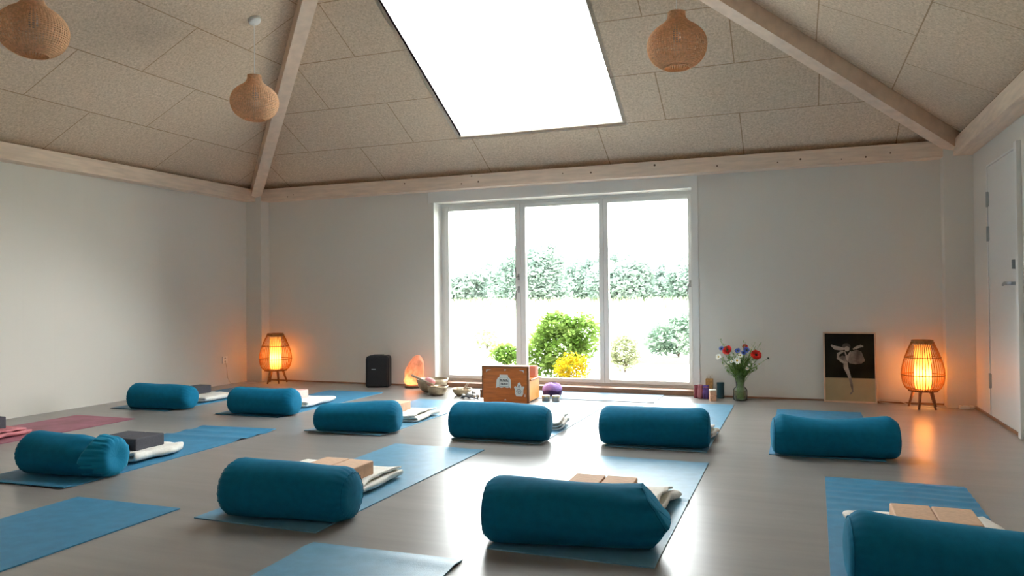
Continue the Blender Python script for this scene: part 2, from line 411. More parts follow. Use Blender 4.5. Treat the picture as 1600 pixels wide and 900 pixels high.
hip(.09, -.09 * tL / tB, RX, RY0, hipz(.09, tL), RZ, 'sloping pine hip beam rising from the far corner above the dark speaker')
hip(W - .09, -.09 * tR / tB, RX, RY0, hipz(.09, tR), RZ, 'sloping pine hip beam rising from the corner near the white door')
hip(.09, -DR + .09, RX, RY1, hipz(.09, tL), RZ, 'pine hip beam behind the photographer')
hip(W - .09, -DR + .09, RX, RY1, hipz(.09, tR), RZ, 'pine hip beam behind the photographer')
struct('baseboard_back', (lambda b: (box(b, PW, OX0, -.012, 0, 0, .016), box(b, OX1, W - PW, -.012, 0, 0, .016), b)[2])(NB()), M['brown_wood'], label='thin brown strip along the foot of the far wall')
bm = NB(); box(bm, W - .012, W, -DR, -.62, 0, .02); box(bm, W - .012, W, -.62, -PR, 0, .02)
struct('baseboard_right', bm, M['brown_wood'], label='thin brown strip along the foot of the door wall')
struct('baseboard_left', bx(0, .008, -DR, -PR, 0, .012), M['post_paint'], label='thin strip along the foot of the wall by the pink mat')
# flat boarding round the doors
bm = NB()
box(bm, OX1, OX1 + .06, -.008, 0, .02, OZ, 0); box(bm, OX0 - .06, OX1 + .06, -.008, 0, OZ, H, 0)
trim(bm, M['white_paint'], 'white flat casing at the edge of the garden doors')

# garden doors
gd = thing('window_1', 'white framed glazed garden doors of three tall lights', None, kind='structure')
bm = NB(); YF0, YF1 = .2, .28
box(bm, OX0, OX0 + .045, YF0, YF1, .05, OZ); box(bm, OX1 - .03, OX1, YF0, YF1, .05, OZ); box(bm, OX0 + .045, OX1 - .03, YF0, YF1, 2.03, OZ)
box(bm, OX0 + .045, OX1 - .03, YF0, YF1, .05, .075)
obj('frame', bm, M['white_paint'], gd)
lights = [(2.525, 3.45), (3.452, 4.388), (4.39, 5.305)]
for i, (x0, x1) in enumerate(lights):
    l = .052 if i == 0 else (.058 if i == 1 else .05)
    rr = .06 if i == 0 else (.05 if i == 1 else .036)
    bm = NB(); y0, y1 = YF0 - .012, YF0 + .05
    box(bm, x0, x0 + l, y0, y1, .075, 2.03, .004); box(bm, x1 - rr, x1, y0, y1, .075, 2.03, .004)
    box(bm, x0 + l, x1 - rr, y0, y1, .075, .115, .004); box(bm, x0 + l, x1 - rr, y0, y1, 1.985, 2.03, .004)
    s = obj('sash', bm, M['white_paint'], gd)
    obj('pane', bx(x0 + l - .005, x1 - rr + .005, YF0 + .02, YF0 + .026, .11, 1.99), M['glass'], s)
def lever(x, z, parent, up=False):
    bm = NB(); box(bm, x - .012, x + .012, YF0 - .022, YF0 - .012, z - .035, z + .035, .003)
    tube(bm, [(x, YF0 - .02, z), (x, YF0 - .055, z), (x - .012, YF0 - .062, z - .015), (x - .02, YF0 - .06, z - .11 if not up else z + .1)], .008)
    obj('handle', bm, M['steel'], parent)
lever(5.287, 1.115, gd); lever(3.43, 1.08, gd); lever(3.43, 1.22, gd, True)
bm = NB(); box(bm, OX0, OX1, -.01, YF1, 0, .05, .004); obj('threshold', bm, M['brown_wood'], gd, label='brown wooden threshold')
bm = NB(); box(bm, OX0 - .002, OX0 + .008, 0, YF0, .05, OZ); obj('reveal', bm, M['white_paint'], gd)

# flush white door in the right wall
dr = thing('door_1', 'flush white door with grey hinges and lever handle', None, kind='structure')
obj('leaf', bx(W + .001, W + .045, DY1 + .004, DY0 - .004, .012, DZ - .004, .003), M['white_paint'], dr)
bm = NB()
box(bm, W - .006, W + .03, DY0 - .003, DY0 + .01, 0, DZ + .01); box(bm, W - .006, W + .03, DY1, DY0, DZ - .002, DZ + .012)
obj('frame', bm, M['white_paint'], dr)
bm = NB(); box(bm, W - .03, W + .012, DY1 - .06, DY1 + .004, 0, DZ + .03, .003)
obj('casing', bm, M['white_paint'], dr)
for z0, z1 in ((1.68, 1.80), (1.405, 1.525), (.235, .355)):
    bm = NB(); tube(bm, [(W - .004, DY0 - .006, z0), (W - .004, DY0 - .006, z1)], .011); box(bm, W - .002, W + .002, DY0 - .035, DY0 - .005, z0 + .005, z1 - .005)
    obj('hinge', bm, M['hinge'], dr)
bm = NB(); tube(bm, [(W + .003, DY1 + .075, 1.06), (W - .04, DY1 + .075, 1.06), (W - .052, DY1 + .09, 1.06), (W - .052, DY1 + .2, 1.062), (W - .052, DY1 + .25, 1.05)], [.012, .012, .012, .012, .008])
tube(bm, [(W + .003, DY1 + .075, 1.06), (W - .008, DY1 + .075, 1.06)], .026, seg=16)
obj('handle', bm, M['hinge'], dr)
bm = NB(); tube(bm, [(W + .014, DY1 + .075, 1.18), (W - .012, DY1 + .075, 1.18)], .026, seg=16); box(bm, W - .035, W - .012, DY1 + .07, DY1 + .08, 1.16, 1.225, .003)
obj('thumb_turn', bm, M['hinge'], dr)

# ------------------------------------------------------------------ yoga mats
MW = .66
def yoga_mat(x, y, ang, L, m, label, ripples=(), curl=0, seedv=0, w=MW):
    """x,y: near corner on the left; ang: turn; ripples: (centre, width, height) across the mat"""
    nx, ny = 14, 110
    bm = NB(); top = []; bot = []
    for j in range(ny + 1):
        v = j / ny * L; rt = []; rb = []
        for i in range(nx + 1):
            u = i / nx * w; h = 0
            for c, wd, ht in ripples:
                k = ht * (1 + .35 * noise.noise((u * 3 + seedv, c * 7, 0)))
                h += k * math.exp(-((v - c + .02 * noise.noise((u * 4, c * 5, seedv))) / wd) ** 2)
            if curl: h += curl * max(0, 1 - (L - v) / .05) ** 2
            rt.append(bm.verts.new((u, v, .0055 + max(h, 0)))); rb.append(bm.verts.new((u, v, .0005 + max(h, 0) * .98)))
        top.append(rt); bot.append(rb)
    for j in range(ny):
        for i in range(nx):
            bm.faces.new((top[j][i], top[j][i + 1], top[j + 1][i + 1], top[j + 1][i]))
            bm.faces.new((bot[j][i], bot[j + 1][i], bot[j + 1][i + 1], bot[j][i + 1]))
    for j in range(ny):
        bm.faces.new((top[j][0], top[j + 1][0], bot[j + 1][0], bot[j][0])); bm.faces.new((top[j][nx], bot[j][nx], bot[j + 1][nx], top[j + 1][nx]))
    for i in range(nx):
        bm.faces.new((top[0][i], bot[0][i], bot[0][i + 1], top[0][i + 1])); bm.faces.new((top[ny][i], top[ny][i + 1], bot[ny][i + 1], bot[ny][i]))
    o = obj('yoga_mat', bm, m, loc=(x, y, 0)); o.rotation_euler = (0, 0, ang)
    return tag(o, label, 'yoga mat', 'yoga mats laid out on the floor')
rip = lambda L, n, h: [(L * (.5 + .5 * k / n), .02, h) for k in range(1, n)]
yoga_mat(.335, -2.40, .0, 1.75, M['mat_blue'], 'blue mat closest to the socket wall, under a teal bolster with a charcoal block', seedv=1)
yoga_mat(1.548, -2.39, .0, 1.72, M['mat_blue'], 'blue mat reaching back towards the speaker, under a teal bolster and a pale pink block', seedv=2)
yoga_mat(2.82, -2.87, .0, 1.85, M['mat_glare'], 'glare-tinted blue mat pointing at the singing bowls, near corners slightly curled', ripples=[(.02, .03, .006)], seedv=3)
yoga_mat(4.01, -2.80, .0, 1.95, M['mat_glare'], 'blue mat directly in front of the orange wooden harmonium, tinted paler for window glare', seedv=4)
yoga_mat(5.10, -2.72, .0, 2.14, M['mat_glare'], 'blue mat with a raised far edge ending near the candle and pouches', ripples=[(2.10, .05, .008)], seedv=5)
yoga_mat(6.13, -2.67, .0, 1.97, M['mat_blue'], 'blue mat in front of the leaning framed picture, almost hidden by its bolster', seedv=6)
yoga_mat(.42, -4.64, .0, 1.83, M['mat_pink'], 'dusty pink mat along the white side wall', seedv=7)
yoga_mat(2.0, -4.755, .038, 1.83, M['mat_blue'], 'blue mat beside the pink one, carrying a bolster, charcoal blocks and towel', ripples=[(1.42, .05, .012), (1.62, .04, .008), (1.8, .04, .01), (.02, .03, .008)], seedv=8)
yoga_mat(3.719, -4.923, -.005, 1.83, M['mat_glare'], 'blue mat under the bolster, tan blocks and cream towel left of the floor glare', seedv=9)
yoga_mat(5.149, -4.874, .002, 1.83, M['mat_glare'], 'glare-tinted blue mat with a crossways crease, beneath the bolster with the pointed end', ripples=[(.95, .018, .012), (.9, .04, .004)], seedv=10)
yoga_mat(6.402, -5.017, -.019, 1.83, M['mat_blue'], 'blue mat with many crossways ripples under the bolster cut by the picture edge', ripples=[(1.0, .05, .004), (1.12, .03, .005), (1.24, .04, .006), (1.36, .03, .006), (1.47, .03, .007), (1.57, .03, .007), (1.67, .03, .006), (1.76, .025, .006)], seedv=11)
yoga_mat(2.895, -6.66, .008, 1.83, M['mat_blue'], 'empty blue mat cut by the picture edge next to the charcoal-block mat', seedv=12)
yoga_mat(4.49, -6.871, .021, 1.83, M['mat_glare'], 'empty blue mat at the bottom edge of the picture with a wrinkled far end', ripples=[(1.76, .05, .006)], seedv=13)
o = yoga_mat(3.2, .0, -PI / 2, 1.8, M['mat_grey'], 'grey-blue mat lying crossways along the garden doors', w=.58, seedv=14)
o.location = (3.25, -.03, 0)

# ------------------------------------------------------------------ bolsters
def bolster(x, y, ang, L, R, label, sag=0, seedv=0, left='round', right='round', wr=.004, sagx=0, side=0, taper=0, seams=True):
    root = thing('bolster', label, 'bolster', (x, y, .006), ang, 'teal yoga bolsters')
    f = .070
    prof = [(-L / 2 - .004, 0.001), (-L / 2 - .003, .3 * (R - f)), (-L / 2 - .002, .6 * (R - f)), (-L / 2 - .0005, .85 * (R - f))]
    def edge(sign, fl):
        out = []
        for k in range(9):
            a = PI / 2 * k / 8
            out.append((sign * (L / 2 - fl + fl * math.cos(a)), R - fl + fl * math.sin(a)))
        return out
    prof += edge(-1, f)
    nb = 46
    fr = .02 if right == 'peak' else f
    for k in range(1, nb): prof.append((-L / 2 + f + (L - f - fr) * k / nb, R))
    prof += edge(1, fr)[::-1]
    prof += [(L / 2 + .0005, .85 * (R - fr)), (L / 2 + .002, .6 * (R - fr)), (L / 2 + .003, .3 * (R - fr)), (L / 2 + .004, .001)]
    def P(px, pr, th, out=1.0):
        k = pr / R
        q = abs(2 * px / L)
        r = pr
        # gathered cloth close to both ends
        r += wr * .7 * math.sin(th * 23 + seedv * 2 + 2 * noise.noise((px * 5, seedv, 0))) * math.exp(-((L / 2 - abs(px)) / .055) ** 2) * k
        r += .012 * noise.noise((px * 3.2 + seedv * 5.1, math.cos(th) * .9, math.sin(th) * .9)) * k
        r -= .10 * R * max(0, q - .72) ** 1.5 * k
        r *= out
        yy = r * math.cos(th) * 1.05; zz = r * math.sin(th)
        if sag and zz > 0: zz *= 1 - sag * max(0, 1 - ((px - sagx) / (L * .42)) ** 2)
        if zz > -.8 * R: zz = -.8 * R + (zz + .8 * R) * (1 - taper * (px / L + .5 if taper > 0 else px / L - .5))
        if side: yy += side * (1 - (2 * px / L) ** 2)
        if zz < -.80 * R: zz = -.80 * R - (-.80 * R - zz) * .25
        xx = px
        if right == 'peak' and px > 0:
            t = max(0, (px - (L / 2 - .20)) / .20)
            z01 = (zz + .85 * R) / (1.85 * R)                       # 0 bottom .. 1 top
            xe = (-.095 if z01 > .97 else 0)
            tgt = -.10 + .13 * (1 - z01) / .62 if z01 > .38 else -.0 + .03 - .075 * (.38 - z01) / .38
            xx = px + t * t * tgt
            yy *= 1 - .30 * t * t * (1 - abs(z01 - .5))
            if t > 0: zz += t * .012 * z01; r2 = .010 * t * math.sin(9 * th + 6 * px); yy += r2
        if right == 'cuff' and px > L / 2 - .26:
            t = (px - (L / 2 - .26)) / .26
            k2 = 1 - .16 * min(1, t * 1.3) + .045 * math.sin(th * 7 + t * 5) * t
            yy *= k2; zz = (zz + .83 * R) * k2 - .83 * R
        return Vector((xx, yy, zz + .8 * R + .05 * R + .0))
    nv = 72
    bm = NB(); rings = []
    for px, pr in prof:
        rings.append([bm.verts.new(P(px, pr, 2 * PI * k / nv)) for k in range(nv)])
    for i in range(len(rings) - 1):
        for k in range(nv):
            bm.faces.new((rings[i][k], rings[i][(k + 1) % nv], rings[i + 1][(k + 1) % nv], rings[i + 1][k]))
    obj('cover', bm, M['teal'], root, smooth=True)
    # piped seams where the round ends are sewn on
    for s, kind in ((-1, left), (1, right)):
        if kind in ('peak', 'cuff') or not seams: continue
        a = PI * .2
        pts = [P(s * (L / 2 - f + f * math.cos(a)), R - f + f * math.sin(a), 2 * PI * k / 96, 1.01) + Vector((s * .002, 0, 0)) for k in range(96)]
        bm = NB(); tube(bm, pts, .0018, seg=6, closed=True)
        obj('end_seam', bm, M['teal'], root, smooth=True)
    if right == 'peak':
        pts = [P(L / 2 - .012, R * .99, 2 * PI * k / 96, 1.0) for k in range(96)]
        bm = NB(); tube(bm, pts, .003, seg=6, closed=True); obj('end_seam', bm, M['teal'], root, smooth=True)
    if right == 'cuff':
        # open, turned-back mouth of the cover: a pleated skewed sleeve
        bm = NB(); rings = []
        cp = [(-.125, .80), (-.128, .99), (-.118, 1.03), (-.10, 1.02), (-.07, .985), (-.04, .965), (-.015, .95), (.005, .91), (.018, .82), (.024, .66), (.022, .45), (.018, .25), (.016, .01)]
        for j, (dx, k) in enumerate(cp):
            ring = []
            for q in range(120):
                th = 2 * PI * q / 120
                r = R * .93 * k * (1 + .022 * math.sin(17 * th + dx * 20) * min(1, j / 2) + .012 * math.sin(7 * th - dx * 35) + .012 * math.sin(31 * th))
                yy = r * math.cos(th); zz = r * math.sin(th)
                if zz < -.80 * R: zz = -.80 * R - (-.80 * R - zz) * .2
                w_ = max(0, min(1, (.02 - dx) / .14))
                ring.append(bm.verts.new((L / 2 + dx - .01 + w_ * (.26 * (zz + .02) + .012 * math.sin(3 * th + 1)), yy, zz + .83 * R)))
            rings.append(ring)
        for i in range(len(cp) - 1):
            for q in range(120):
                bm.faces.new((rings[i][q], rings[i][(q + 1) % 120], rings[i + 1][(q + 1) % 120], rings[i + 1][q]))
        obj('cuff', bm, M['teal_lit'], root, smooth=True, label='teal turned-back cuff, side light painted in as brighter teal')
    return root
def bl(ax, ay, bx_, by_, R, label, **k):
    """endpoints of the axis at mid height"""
    L = math.hypot(bx_ - ax, by_ - ay)
    return bolster((ax + bx_) / 2, (ay + by_) / 2, math.atan2(by_ - ay, bx_ - ax), L, R, label, **k)
bl(.52, -2.325, 1.135, -2.205, .125, 'teal bolster closest to the far left-hand corner, sloping down towards its charcoal block', seedv=1, taper=.12, seams=False)
bl(1.65, -2.287, 2.29, -2.243, .125, 'teal bolster with a dented top, in front of the smaller-looking lit wicker lamp', seedv=2, sag=.09, seams=False)
bl(2.89, -2.80, 3.535, -2.68, .125, 'teal bolster on the glare-tinted mat pointing at the singing bowls, lower at one end', seedv=3, sag=.06, sagx=-.15, taper=-.13, seams=False)
bl(3.98, -2.72, 4.70, -2.66, .135, 'straight plump teal bolster directly in front of the orange wooden harmonium', seedv=4, taper=.03)
bl(5.045, -2.62, 5.765, -2.57, .135, 'teal bolster in front of the candle and pouches beside the garden doors', seedv=5, sag=.04)
bl(6.145, -2.63, 6.87, -2.53, .130, 'long teal bolster with a saggy middle, in front of the leaning framed picture', seedv=6, sag=.15, wr=.003)
bl(2.065, -4.485, 2.68, -4.425, .128, 'teal bolster with an open gathered cuff, next to charcoal blocks', seedv=7, right='cuff', taper=.10)
bl(3.805, -4.785, 4.437, -4.713, .137, 'teal bolster left of the floor glare, tan blocks on a cream towel behind it', seedv=8, wr=.006, taper=.07)
bl(5.09, -4.745, 5.80, -4.635, .138, 'teal bolster with a folded pointed end, centre of the near row', seedv=9, right='peak', taper=.11)
bl(6.455, -4.80, 7.20, -4.74, .138, 'teal bolster with a hollow top cut off by the picture edge', seedv=10, sag=.10, sagx=.02, wr=.003, taper=.22)

# ------------------------------------------------------------------ folded blankets
def blanket(x, y, ang, w, d, label, layers=3, m='blanket', seedv=0, tip=0, th=.0135, name='folded_blanket', group='folded cotton blankets under the blocks'):
    """one cloth folded back on itself: a serpentine section (x,z) run along y"""
    path = []; gap = th + .003
    for l in range(layers):
        z = .005 + th / 2 + l * gap
        xs = [-w / 2 + w * k / 14 for k in range(15)]
        if l % 2: xs = xs[::-1]
        for xx in xs: path.append((xx * (1 - .012 * l), z))
        if l < layers - 1:
            sgn = 1 if l % 2 == 0 else -1
            for k in range(1, 5):
                a = -PI / 2 + PI * k / 5
                path.append((sgn * (w / 2 * (1 - .012 * l) + gap * .9 * math.cos(a)), z + gap / 2 + gap / 2 * math.sin(a)))
    ny = 22; bm = NB(); outer = []; inner = []
    n = len(path)
    for j in range(ny + 1):
        v = -d / 2 + d * j / ny; ro, ri = [], []
        for i, (px, pz) in enumerate(path):
            a = Vector(path[max(i - 1, 0)]); b = Vector(path[min(i + 1, n - 1)]); t = (b - a).normalized(); nn = Vector((-t.y, t.x))
            wob = .016 * noise.noise((px * 7 + seedv, v * 9, pz * 20)) * (pz / .03); lift = 0
            q = max(0, px / (w / 2) - .72) / .28
            if tip: lift = tip * min(1, q) ** 2 * (pz / (layers * gap)) * (.6 + .5 * math.sin(v * 9 + seedv))
            dy = .04 * noise.noise((px * 5, pz * 40, seedv + j * .02))
            base = Vector((px + .030 * noise.noise((v * 6, pz * 40, seedv)), v + dy, pz + abs(wob) * .8 + lift))
            off = Vector((nn.x, 0, nn.y)) * th * .42
            ro.append(bm.verts.new(base + off)); ri.append(bm.verts.new(base - off))
        outer.append(ro); inner.append(ri)
    for j in range(ny):
        for i in range(n - 1):
            bm.faces.new((outer[j][i], outer[j][i + 1], outer[j + 1][i + 1], outer[j + 1][i]))
            bm.faces.new((inner[j][i], inner[j + 1][i], inner[j + 1][i + 1], inner[j][i + 1]))
        for i in (0, n - 1): bm.faces.new((outer[j][i], outer[j + 1][i], inner[j + 1][i], inner[j][i]))
    for j in (0, ny):
        for i in range(n - 1): bm.faces.new((outer[j][i], inner[j][i], inner[j][i + 1], outer[j][i + 1]))
    o = obj(name, bm, M[m], smooth=True, loc=(x, y, .004)); o.rotation_euler = (0, 0, ang)
    return tag(o, label, 'blanket', group)
blanket(3.925, -4.16, .02, .64, .44, 'cream folded blanket under the two tan blocks left of the floor glare', seedv=1, tip=.02)
blanket(5.43, -4.10, -.04, .60, .40, 'cream folded blanket poking out behind the bolster with the pointed end', seedv=2, tip=.05)
blanket(6.80, -4.19, .17, .54, .36, 'white folded blanket under the two tan blocks at the picture edge', seedv=3, tip=.01)
blanket(2.26, -3.97, .04, .52, .40, 'white folded blanket under the charcoal blocks near the cuffed bolster', seedv=4, tip=.025, layers=2, th=.021)
blanket(.68, -1.66, .0, .50, .42, 'white folded blanket beside the charcoal block in the far left-hand corner', seedv=5, layers=2, th=.02)
blanket(1.86, -1.65, .0, .50, .42, 'white folded blanket beside the pale pink block', seedv=6, layers=2, th=.02)
blanket(3.19, -2.08, .0, .50, .42, 'cream folded blanket beside the half-hidden tan block near the singing bowls', seedv=7, tip=.02)
blanket(4.46, -2.14, .15, .36, .34, 'grey-looking folded blanket end sticking out behind the plump bolster at the harmonium', seedv=8, tip=.05)
blanket(5.54, -2.20, .0, .42, .36, 'rolled cream blanket end just showing behind the bolster near the candle', seedv=9, tip=.05)
blanket(.70, -3.80, .0, .44, .34, 'pink folded cloth on the dusty pink mat at the picture edge', m='pink_cloth', seedv=10, name='folded_cloth', group='pink folded cloth')

# ------------------------------------------------------------------ yoga blocks
def block(x, y, z, ang, m, label, dx=.148, dy=.235, dz=.075):
    o = obj('yoga_block', bx(-dx / 2, dx / 2, -dy / 2, dy / 2, 0, dz, .006), m, loc=(x, y, z)); o.rotation_euler = (0, 0, ang)
    return tag(o, label, 'yoga block', 'foam yoga blocks')
BZ = .055
block(3.95, -4.23, BZ, .0, M['cork_block'], 'tan block behind the near bolster left of the glare, the one nearer the pink mat')
block(4.102, -4.235, BZ, -.02, M['cork_block'], 'tan block behind the near bolster left of the glare, the one showing its end face')
block(5.36, -4.17, BZ, .03, M['cork_block'], 'tan block behind the pointed-end bolster, hidden further by it')
block(5.515, -4.165, BZ, .03, M['cork_block'], 'tan block behind the pointed-end bolster, beside the blanket')
block(6.73, -4.265, BZ, .0, M['cork_block'], 'tan block on the rippled mat, the one touching the hollow-topped bolster side')
block(6.88, -4.270, BZ, -.01, M['cork_block'], 'tan block on the rippled mat, the one beside the white blanket corner')
block(2.195, -3.94, BZ, .03, M['dark_block'], 'charcoal block tucked against the cuffed bolster, behind its twin')
block(2.350, -3.935, BZ, .03, M['dark_block'], 'charcoal block beside the white blanket, end face towards the viewer')
block(.62, -1.62, BZ, .0, M['dark_block'], 'charcoal block in the far left-hand corner behind a bolster')
block(1.83, -1.66, BZ, .0, M['pink_block'], 'pale pink block behind the dented bolster')
block(3.17, -2.09, BZ, .0, M['cork_block'], 'tan block peeping out behind the bolster near the singing bowls')
block(.72, -3.83, BZ, .0, M['dark_block'], 'dark block on the pink cloth at the picture edge', dz=.09)

# ------------------------------------------------------------------ wicker floor lamps
def floor_lamp(x, y, label, k=1.0, rz=0, power=2.2):
    t = thing('floor_lamp', label, 'floor lamp', (x, y, 0), rz, 'lit wicker floor lamps')
    prof = [(.135, .155), (.165, .175), (.188, .215), (.198, .262), (.200, .300), (.195, .345), (.182, .40), (.160, .455), (.136, .51), (.112, .555), (.104, .575)]
    def rad(z):
        for (r0, z0), (r1, z1) in zip(prof, prof[1:]):
            if z0 <= z <= z1: return r0 + (r1 - r0) * (z - z0) / (z1 - z0)
        return prof[-1][0]
    bm = NB(); n = 44
    for i in range(n):
        a = 2 * PI * i / n
        tube(bm, [(r * k * math.cos(a), r * k * math.sin(a), z) for r, z in prof], .0030, seg=5)
    obj('cage', bm, M['bamboo'], t, smooth=True)
    for z, m_ in ((.288, 'bamboo_dark'), (.44, 'bamboo_dark')):
        r = rad(z) * k + .002
        obj('hoop', tb([(r * math.cos(2 * PI * i / 48), r * math.sin(2 * PI * i / 48), z) for i in range(48)], .0042, seg=6, closed=True), M[m_], t, smooth=True)
    bm = NB(); lathe(bm, [(.107 * k, .56), (.1015 * k, .592), (.0955 * k, .592), (.101 * k, .56), (.107 * k, .56)], 48); obj('top_band', bm, M['bamboo'], t, smooth=True)
    bm = NB(); lathe(bm, [(.139 * k, .146), (.139 * k, .160), (.129 * k, .160), (.129 * k, .146), (.139 * k, .146)], 48)
    for a in (0, PI / 2): 
        c, s = math.cos(a) * .13 * k, math.sin(a) * .13 * k; tube(bm, [(-c, -s, .152), (c, s, .152)], .006, seg=6)
    obj('bottom_hoop', bm, M['bamboo_dark'], t, smooth=True)
    sh = NB(); lathe(sh, [(.064, .168), (.067, .25), (.067, .45), (.064, .545)], 40); obj('lamp_shade', sh, M['lamp_paper'], t, smooth=True, label='glowing cream paper cylinder')
    for q, a in enumerate((-PI * .62, -PI * .30, PI * .2, PI * .78)):
        c, s = math.cos(a), math.sin(a)
        obj('leg', tb([(.085 * c, .085 * s, .150), (.135 * c, .135 * s, 0.001)], [.015, .009], seg=10), M['leg_wood'], t, smooth=True)
    ld = bpy.data.lights.new('lamp_bulb_light', 'POINT'); ld.energy = power; ld.color = (1, .46, .12); ld.shadow_soft_size = .035
    lo_ = bpy.data.objects.new('bulb_light', ld); C.objects.link(lo_); lo_.parent = t; lo_.location = (0, 0, .30)
    return t
floor_lamp(.478, -.21, 'lit wicker lamp in the corner nearest the wall socket', k=.93, rz=.3)
floor_lamp(7.318, -.235, 'lit wicker lamp between the framed picture and the door wall', k=.84, rz=0)

# ------------------------------------------------------------------ rattan pendants
def pendant(x, y, zc, label, zb=2.50):
    t = thing('pendant_lamp', label, 'pendant lamp', (x, y, zb), 0, 'onion-shaped rattan pendants')
    prof = [(.085, .0), (.128, .022), (.165, .055), (.188, .10), (.196, .145), (.190, .185), (.170, .225), (.135, .260), (.098, .285), (.072, .310), (.060, .335), (.056, .365)]
    # smooth profile
    pp = []
    for i in range(len(prof) - 1):
        for q in range(3):
            s = q / 3; p0 = prof[max(i - 1, 0)]; p1 = prof[i]; p2 = prof[i + 1]; p3 = prof[min(i + 2, len(prof) - 1)]
            f_ = lambda a, b, c, d: .5 * (2 * b + (c - a) * s + (2 * a - 5 * b + 4 * c - d) * s * s + (3 * b - a - 3 * c + d) * s ** 3)
            pp.append((f_(p0[0], p1[0], p2[0], p3[0]), f_(p0[1], p1[1], p2[1], p3[1])))
    pp.append(prof[-1])
    bm = NB(); n = 64
    for i in range(n):                                   # upright canes, flat strips
        a = 2 * PI * i / n; da = .0036
        l = []
        for r, z in pp:
            w_ = min(.0042, r * 2 * PI / n * .40)
            ca, sa = math.cos(a), math.sin(a)
            l.append((bm.verts.new((r * ca + w_ * sa, r * sa - w_ * ca, z)), bm.verts.new((r * ca - w_ * sa, r * sa + w_ * ca, z))))
        for p, q in zip(l, l[1:]): bm.faces.new((p[0], p[1], q[1], q[0]))
    # horizontal weave
    zs = []; d = 0
    acc = 0; last = pp[0]
    dense = []
    for (r0, z0), (r1, z1) in zip(pp, pp[1:]):
        for q in range(6): dense.append((r0 + (r1 - r0) * q / 6, z0 + (z1 - z0) * q / 6))
    dense.append(pp[-1]); cur = dense[0]; acc = 1
    for p in dense:
        acc += math.hypot(p[0] - cur[0], p[1] - cur[1]); cur = p
        if acc > .0125: zs.append(p); acc = 0
    for r, z in zs:
        rr = r + .0012; hh = .0023
        ring = [[bm.verts.new((rr * math.cos(2 * PI * i / 56), rr * math.sin(2 * PI * i / 56), z + s)) for i in range(56)] for s in (-hh, hh)]
        for i in range(56): bm.faces.new((ring[0][i], ring[0][(i + 1) % 56], ring[1][(i + 1) % 56], ring[1][i]))
    o = obj('lamp_shade', bm, M['rattan'], t, smooth=False)
    s = o.modifiers.new('cane_thickness', 'SOLIDIFY'); s.thickness = .0015
    obj('bottom_hoop', tb([(.086 * math.cos(2 * PI * i / 40), .086 * math.sin(2 * PI * i / 40), .0) for i in range(40)], .0045, seg=6, closed=True), M['rattan'], t, smooth=True)
    obj('top_hoop', tb([(.057 * math.cos(2 * PI * i / 40), .057 * math.sin(2 * PI * i / 40), .366) for i in range(40)], .003, seg=6, closed=True), M['rattan'], t, smooth=True)
    bm = NB(); lathe(bm, [(.001, .36), (.02, .355), (.021, .29), (.016, .285), (.001, .284)], 20); obj('socket', bm, M['white_plastic'], t, smooth=True)
    bm = NB(); lathe(bm, [(.014, .288), (.016, .265), (.026, .235), (.031, .205), (.026, .18), (.012, .168), (.001, .166)], 24); obj('bulb', bm, M['bulb'], t, smooth=True)
    obj('cord', tb([(0, 0, .358), (0, 0, zc - zb - .03)], .0028, seg=6), M['white_plastic'], t)
    return t, zc - zb
for (x, y, sl, lab) in ((2.085, -2.51, 'L', 'rattan pendant hanging beside the far hip beam, its white ceiling rose in view'),
                        (5.585, -2.60, 'R', 'rattan pendant on the skylight\'s other side, above the flower vase'),
                        (1.97, -4.38, 'L', 'rattan pendant closest to the camera, cut off by the picture edge')):
    zc = 2.33 + (tL * x if sl == 'L' else tR * (W - x))
    t, h = pendant(x, y, zc, lab)
    bm = NB(); lathe(bm, [(.001, -.030), (.045, -.028), (.052, -.018), (.052, .0)], 28)
    o = obj('ceiling_rose', bm, M['white_plastic'], t, smooth=True); o.location = (0, 0, h)
    o.rotation_euler = (0, -math.atan(tL) if sl == 'L' else math.atan(tR), 0)

# ------------------------------------------------------------------ speaker
t = thing('speaker', 'black portable speaker standing against the far wall', 'speaker', (1.875, -.19, 0), .35)
bm = NB(); prism(bm, [(-.128, .0), (.128, .0), (.128, .33), (.115, .352), (-.112, .352), (-.128, .335)], -.10, .10)
bmesh.ops.bevel(bm, geom=bm.edges[:], offset=.012, segments=3, affect='EDGES'); obj('cabinet', bm, M['speaker'], t, smooth=False)
obj('grille', bx(-.112, .112, -.110, -.096, .02, .33, .006), M['grille'], t)
obj('badge', bx(-.06, -.015, -.113, -.109, .20, .208), M['badge'], t)
bm = NB(); box(bm, -.06, .06, -.02, .03, .345, .362, .004); obj('handle', bm, M['speaker'], t)

# ------------------------------------------------------------------ salt lamp
t = thing('salt_lamp', 'glowing orange salt crystal lamp next to the garden doors', 'salt lamp', (2.30, -.155, 0))
bm = NB(); bmesh.ops.create_icosphere(bm, subdivisions=4, radius=1)
for v in bm.verts:
    p = v.co.copy(); z = (p.z + 1) / 2
    r = .125 * (1 - .48 * z ** 1.4) ; q = math.hypot(p.x, p.y)
    a = math.atan2(p.y, p.x)
    n_ = noise.noise(p * 1.7 + Vector((3, 1, 2))) * .22 + .07 * noise.noise(p * 5)
    s = (q ** .55 if q > 0 else 0) * r * (1 + n_)
    v.co = (s * math.cos(a) + .075 * z - .02, s * math.sin(a) * .8, .026 + z * .335 * (1 + .04 * n_))
o = obj('crystal', bm, M['salt'], t, smooth=False)
bm = NB(); lathe(bm, [(.001, 0), (.098, 0), (.102, .012), (.098, .026), (.001, .026)], 32); obj('base', bm, M['dark_wood'], t, smooth=False)
ld = bpy.data.lights.new('salt_lamp_light', 'POINT'); ld.energy = .45; ld.color = (1, .58, .24); ld.shadow_soft_size = .03
